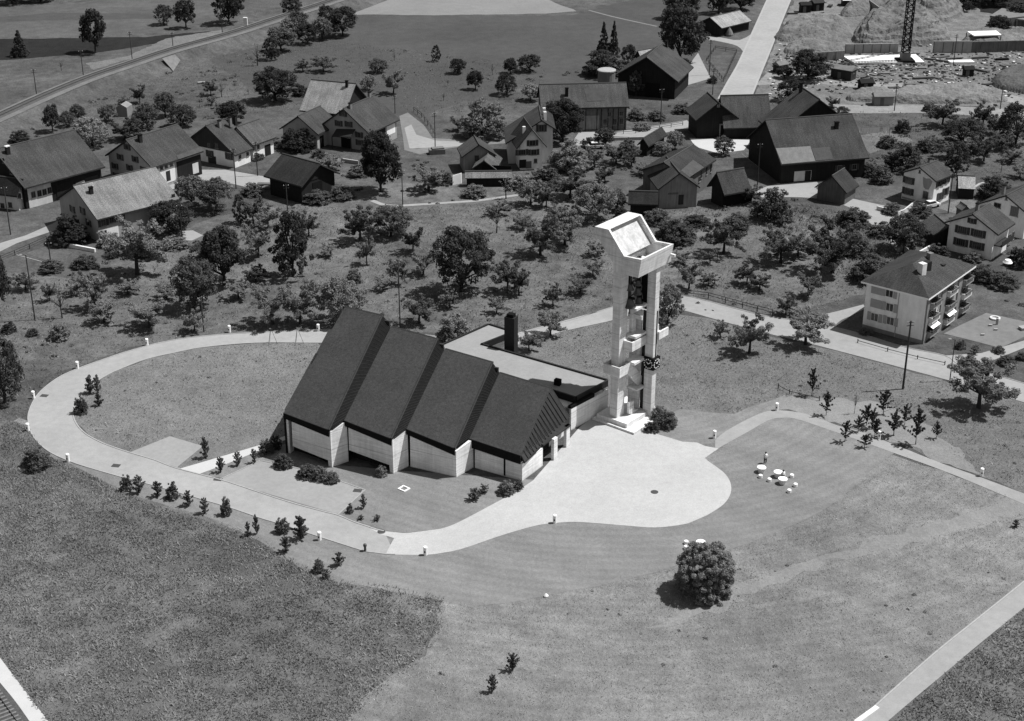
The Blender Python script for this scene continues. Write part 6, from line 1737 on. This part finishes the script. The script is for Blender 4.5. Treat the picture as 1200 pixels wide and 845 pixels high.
# ----------------------------------------------------------- building site
field('site_ground', [(884, 110), (893, 92), (903, 66), (915, 38), (929, 4), (940, -30), (1110, -30), (1135, 0), (1230, 24), (1230, 140), (1150, 124), (1050, 128), (985, 129), (950, 118), (905, 118)], .02, M['dirt'], .5)
band('site_road', [(975, 122), (1020, 124), (1100, 124), (1215, 130)], [(980, 132), (1020, 133), (1100, 133), (1215, 142)], .034, M['dirt_pale'])
band('site_road', [(900, 85), (950, 88), (1010, 95), (1100, 100), (1160, 106), (1230, 122)], [(885, 100), (950, 98), (1010, 103), (1100, 108), (1150, 113), (1230, 131)], .03, M['dirt_pale'])
from mathutils import noise as mnoise
def mound(pts, h, seed, name='spoil_mound', m='dirt', rough=.55):
    """heaped earth with gullies: height field inside a sighted outline"""
    P = np.array(smooth(gp(pts), 4, True)); lo, hi = P.min(0), P.max(0); st = max(.55, (hi[0]-lo[0])/70)
    xs = np.arange(lo[0]-st, hi[0]+2*st, st); ys = np.arange(lo[1]-st, hi[1]+2*st, st)
    X, Y = np.meshgrid(xs, ys); fx, fy = X.ravel(), Y.ravel(); ins = inside(fx, fy, [tuple(p) for p in P])
    A, B = P, np.roll(P, -1, 0); D = np.full(len(fx), 1e9)
    for a, c in zip(A, B):
        ab = c[:2]-a[:2]; L2 = ab@ab+1e-9; t = np.clip(((fx-a[0])*ab[0]+(fy-a[1])*ab[1])/L2, 0, 1)
        D = np.minimum(D, np.hypot(fx-a[0]-t*ab[0], fy-a[1]-t*ab[1]))
    D = np.where(ins, D, 0); z = np.zeros(len(fx))
    for i in range(len(fx)):
        if ins[i]:
            q = Vector((fx[i]*.16, fy[i]*.16, seed*3.7)); f = mnoise.fractal(q, .9, 2.1, 5)
            t = min(1, D[i]/(h*1.5)); base = h*(t*(2-t))
            ter = base if seed % 2 else .55*base+.45*h*round(base/h*3)/3
            z[i] = ter*(1+rough*f*.7)+.35*abs(mnoise.noise(Vector((fx[i]*.9, fy[i]*.9, seed))))
    z = np.where(ins, np.maximum(z, .03), -.3); nx = len(xs); V = [(fx[i], fy[i], z[i]) for i in range(len(fx))]; F_s = []
    for j in range(len(ys)-1):
        for i in range(nx-1):
            q = (j*nx+i, j*nx+i+1, (j+1)*nx+i+1, (j+1)*nx+i)
            if any(ins[k] for k in q): F_s.append(q)
    me = bpy.data.meshes.new(name); me.from_pydata(V, [], F_s); me.materials.append(M[m]); me.update()
    o = bpy.data.objects.new(name, me); COL.objects.link(o); o['kind'] = 'structure'
mound([(908, 47), (920, 32), (950, 24), (985, 25), (1000, 38), (996, 46), (950, 50)], 3.2, 1)
mound([(918, 62), (935, 48), (990, 46), (1000, 55), (985, 62), (950, 66)], 1.8, 2)
mound([(1000, 52), (1010, 25), (1040, 10), (1075, 8), (1100, 25), (1115, 48), (1060, 55)], 4.5, 4)
mound([(1060, 20), (1075, 0), (1110, -8), (1130, 2), (1125, 22), (1090, 28)], 5, 6)
mound([(985, 20), (1000, 2), (1030, -5), (1060, 0), (1040, 14)], 4, 5)
mound([(1040, 120), (1060, 106), (1110, 104), (1160, 108), (1180, 119), (1120, 122)], 1.6, 6)
mound([(1160, 98), (1180, 82), (1215, 84), (1220, 110), (1185, 108)], 1.8, 7, m='earth')
mound([(990, 116), (1010, 106), (1040, 105), (1050, 117), (1010, 120)], 1.1, 8)
mound([(1125, 52), (1145, 38), (1190, 36), (1215, 48), (1160, 56)], 2, 9)
def site_wall(x0, y0, x1, y1, h, label, m='pl_grey', ribs=True):
    a, c = G(x0, y0), G(x1, y1); o = thing('concrete_wall', label, 'wall', a); d = c-a; u = unit(d); n_ = np.array([-u[1], u[0], 0])
    b = MB(); b.obox(a, d, n_*.35, UP*h); b.build('panel', M[m], o)
    if ribs:
        k = max(2, int(np.linalg.norm(d)/2.2))
        for i in range(k): b = MB(); b.obox(a+d*i/k-n_*.1, u*.16, n_*.099, UP*h*.95); b.build('brace', M['wd_mid'], o)
site_wall(990, 63, 1052, 62, 2.6, 'low boarded concrete wall left of the crane'); site_wall(1093, 62, 1138, 62, 3.2, 'smooth concrete wall right of the crane', 'pl_grey')
site_wall(1138, 62, 1210, 60, 3.0, 'dark boarded wall under the bright roof slab', 'wd_mid'); site_wall(958, 72, 989, 70, 2.4, 'short formwork wall behind the site hut', 'wd_pale')
site_wall(1003, 2, 1030, 22, 3.2, 'slanting concrete wall at the upper excavation', 'pl_dim', False); site_wall(1160, 40, 1212, 34, 4, 'unfinished building front at the upper corner', 'wd_mid')
def slab(px, z0, z1, label, m='offwhite', cat='slab', name='concrete_slab'):
    P = [np.array([*G(x, y)[:2], z0]) for x, y in px]; b = MB(); b.prism(P, UP*(z1-z0)); tag(b.build(name, M[m], loc=P[0]), label, cat)
slab([(1001, 76), (1083, 75), (1073, 66), (988, 68)], .05, .55, 'bright white concrete slab at the foot of the crane', 'white')
slab([(1114, 75.5), (1142, 75.2), (1138, 72.5), (1110, 73)], .05, .6, 'narrow bright slab right of the crane', 'white')
b = MB(); P = [G(x, y) for x, y in ((1140, 54), (1172, 53), (1166, 48), (1132, 49))]
b.prism([p+UP*2.6 for p in P], UP*.3)
rs_ = thing('shelter', 'open shelter with bright flat roof on posts at the site wall', 'shelter', P[0]); b.build('roof', M['white'], rs_)
for p in P: b = MB(); b.box(p[0]*.999, p[1], 0, .2, .2, 2.6); b.build('post', M['wd_mid'], rs_)
ub = thing('unfinished_building', 'unfinished concrete building with posts and dark openings at the upper corner', 'building', G(1185, 30))
b = MB(); P = [np.array([*G(x, y)[:2], 3.2]) for x, y in ((1158, 33), (1215, 40), (1215, 28), (1172, 24))]; b.prism(P, UP*.4); b.build('floor_slab', M['rt_pale'], ub)
for x, y in ((1160, 33), (1175, 35), (1190, 37), (1205, 39), (1175, 26), (1195, 28)):
    g = G(x, y); b = MB(); b.box(g[0], g[1], 0, .4, .4, 3.19); b.build('column', M['rt_pale'], ub)
# tower crane
g = G(1060, 73); cr = thing('tower_crane', 'lattice mast of a tower crane on the building site', 'crane', g)
def lattice(name, base, top, w0, w1, m, parent, seg=14):
    b = MB(); base, top = np.array(base), np.array(top); d = top-base; ax = unit(d)
    x = unit(np.cross(ax, [0, 1, .01])); y = np.cross(ax, x)
    cor = lambda t, i: base+d*t+(x*(1 if i in (0, 3) else -1)+y*(1 if i < 2 else -1))*(w0+(w1-w0)*t)/2
    for i in range(4): b.tube([cor(0, i), cor(1, i)], .15, 5)
    for k in range(seg):
        t0, t1 = k/seg, (k+1)/seg
        for i in range(4):
            j = (i+1) % 4; b.tube([cor(t0, i), cor(t1, j)], .10, 4); b.tube([cor(t1, i), cor(t1, j)], .09, 4)
    return b.build(name, M[m], parent)
lattice('mast', g+UP*1.2, g+UP*34, 1.8, 1.7, 'black', cr, 22)
lattice('jib', g+UP*34.8, g+UP*36+np.array([24, 16, 0]), 1.2, .8, 'steel', cr, 14)
lattice('counter_jib', g+UP*34.8, g+UP*35.2-np.array([8, 5, 0]), 1.2, 1.0, 'steel', cr, 5)
b = MB(); b.box(g[0], g[1], .35, 4.6, 4.2, .5); b.build('base_frame', M['black'], cr); b = MB(); b.box(g[0], g[1], .851, 2.4, 2.2, 1.8); b.build('ballast_block', M['pl_dim'], cr)
b = MB(); b.box(g[0]+1.1, g[1], 31, 1.4, 1.4, 2.2); b.build('cab', M['offwhite'], cr)
for x in (-3, 3):
    pass
# huts, container, materials
def hut(x, y, w_, d_, h, rz, label, m='wd_dark', rf='rt_pale', name='site_hut'):
    g = G(x, y); o = thing(name, label, 'hut', g); b = MB(); b.box(g[0], g[1], 0, w_, d_, h, rz); b.build('wall', M[m], o)
    a = np.array([math.cos(rz), math.sin(rz), 0]); q = np.array([-a[1], a[0], 0]); b = MB()
    c0 = g-a*(w_/2+.2)+UP*(h-.05); pr = [c0-q*(d_/2+.3), c0+q*(d_/2+.3), c0+q*(d_/2+.3)+UP*.15, c0+UP*.9, c0-q*(d_/2+.3)+UP*.15]
    b.prism(pr, a*(w_+.4)); b.build('roof', M[rf], o)
    b = MB(); s = g+a*(w_/2+.005); b.obox(s-q*.4+UP*.9, a*.05, q*.8, UP*.8); f = b.build('window', M['window'], o); b = MB(); b.obox(s-q*.33+UP*.97+a*.056, a*.02, q*.66, UP*.66); b.build('pane', M['glass'], f)
    b = MB(); s = g-q*(d_/2+.005); b.obox(s-a*.9, a*.9, -q*.06, UP*1.9); b.build('door', M['wd_mid'], o)
hut(988, 92, 5.5, 3.2, 2.6, -.62, 'dark site hut with pale gabled roof beside the bulky black tree')
hut(1034, 122.5, 4.6, 2.3, 2.2, .03, 'pale ribbed site container beside the site road', 'pl_dim', 'rt_pale', 'site_container')
hut(1134, 89, 2.4, 1.6, 1.8, .1, 'small black site shed among the timber', 'wd_black', 'wd_black')
hut(1014, 104, 3.2, 2.2, 1.7, .2, 'black skip like hut in front of the site hut', 'wd_black', 'wd_black')
hut(914, 84, 3, 2.2, 2.0, .6, 'little pale roofed hut under the bulky black tree', 'wd_dark')
RN = random.Random(5)
def lumber(x, y, L, n, rz, label, m='wd_pale'):
    g = G(x, y); a = np.array([math.cos(rz), math.sin(rz), 0]); q = np.array([-a[1], a[0], 0]); b = MB()
    for i in range(n):
        c = g+q*(i % 4)*.34+UP*(.02+.18*(i//4))-a*(L/2+RN.uniform(-.3, .3)); b.obox(c, a*L*RN.uniform(.85, 1.05), q*.28, UP*.15)
    tag(b.build('timber_stack', M[m], loc=g), label, 'timber pile', 'timber stacks on the building site')
LUM = [(1075, 81, 5.5, 5, .05, 'plank row right behind the crane track'), (1022, 87, 3, 9, 2.4, 'criss cross boards near the site hut'), (1040, 87, 3, 7, .2, 'boards left of the crane base row'), (1050, 88, 2.6, 6, .9, 'tilted boards below the slab edge'),
       (1065, 92, 2.4, 8, 2.2, 'light beams leaning below the crane'), (1083, 93, 5.5, 11, .15, 'long dark beam pile below the crane', 'wd_mid'), (1098, 91, 2.6, 8, 2.3, 'short dark stack beside the long beam pile', 'wd_mid'), (1115, 93, 2.8, 7, 2.4, 'thin boards next to the black shed'),
       (1075, 101, 6, 10, .02, 'flat dark board pile by the site road', 'wd_mid'), (1100, 104, 4, 8, .1, 'mixed pile at the road by the flat pile'), (1048, 104, 2.6, 7, .1, 'dark boards on the road verge', 'wd_mid'), (1147, 82, 6.5, 12, 2.3, 'long slanting formwork stack', 'wd_mid'),
       (1160, 100, 3.4, 10, .4, 'board pit beside the dark earth heap', 'wd_mid'), (1180, 95, 8, 6, -.5, 'long plank row along the dark earth heap', 'wd_mid'), (1188, 78, 6, 8, .2, 'dark formwork pile at the right rim', 'wd_mid'), (1105, 68, 5, 8, .4, 'formwork panels behind the crane slab', 'wd_mid'),
       (1120, 70, 4, 9, .2, 'dark panel heap right of the crane slab', 'wd_mid'), (1098, 72, 7, 9, -.6, 'slanting beam pile right of the crane', 'wd_mid'), (1150, 69, 4.5, 9, .2, 'panel heap before the dark boarded wall', 'wd_mid'), (1175, 71, 3.4, 11, .2, 'black panel heap before the dark boarded wall', 'wd_black'),
       (945, 12, 3, 8, .3, 'board pile at the upper site entrance'), (960, 16, 3.4, 7, .2, 'light boards behind the first earth mound'), (975, 8, 3, 9, 1.2, 'dark stack in the upper site yard', 'wd_dark'), (990, 6, 4, 7, .1, 'boards under the upper spoil heap'), (985, 18, 3.6, 8, .4, 'pale boards on the mound crest'), (930, 17, 3.2, 7, .1, 'dark boards beside the main road', 'wd_dark'), (965, 4, 3.2, 8, .5, 'pale boards in the upper site yard')]
for t in LUM: lumber(*t)
hut(957, 12, 3.4, 2.6, 2.4, .3, 'dark shed in the upper site yard', 'wd_black', 'wd_dark')
hut(943, 14, 3, 2.4, 2.2, .1, 'black shed beside the upper site entrance', 'wd_black', 'wd_black')
hut(995, 6.5, 4.5, 2.4, 1.8, .05, 'low white roofed shed under the upper spoil heap', 'wd_dark', 'white')
b = MB()
RS = np.random.RandomState(3); n = 1800
px = RS.uniform(900, 1200, n); py = 75+RS.uniform(-1, 1, n)*np.where(RS.uniform(size=n) < .5, 30, 12)+RS.uniform(-5, 20, n)
for x, y in zip(px, py):
    if y > 125 or y < 3 or x < 885+(118-y)*.42: continue
    g = G(x, y); s_ = RS.uniform(.15, .55); b.box(g[0], g[1], -.02, s_*RS.uniform(.5, 2.4), s_, s_*RS.uniform(.3, .9), RS.uniform(0, 3), m=int(RS.choice([0, 0, 0, 1, 1, 1, 1, 2])))
o = b.build('rubble', [M['rt_pale'], M['wd_dark'], M['offwhite']]); o['kind'] = 'stuff'
# staked young trees carry props: two tripods behind the church road
for x, y, l in ((318.5, 403, 'pair of stakes at the roadside left of the church'), (349.5, 403, 'tripod of stakes at the roadside near the church roof')):
    g = G(x, y); b = MB(); 
    for a in (0, 2.1, 4.2): b.tube([g+np.array([.9*math.cos(a), .9*math.sin(a), -.05]), g+UP*2.6+np.array([.05*math.cos(a), .05*math.sin(a), 0])], .03, 5)
    tag(b.build('tree_stakes', M['pole'], loc=g), l, 'stakes')
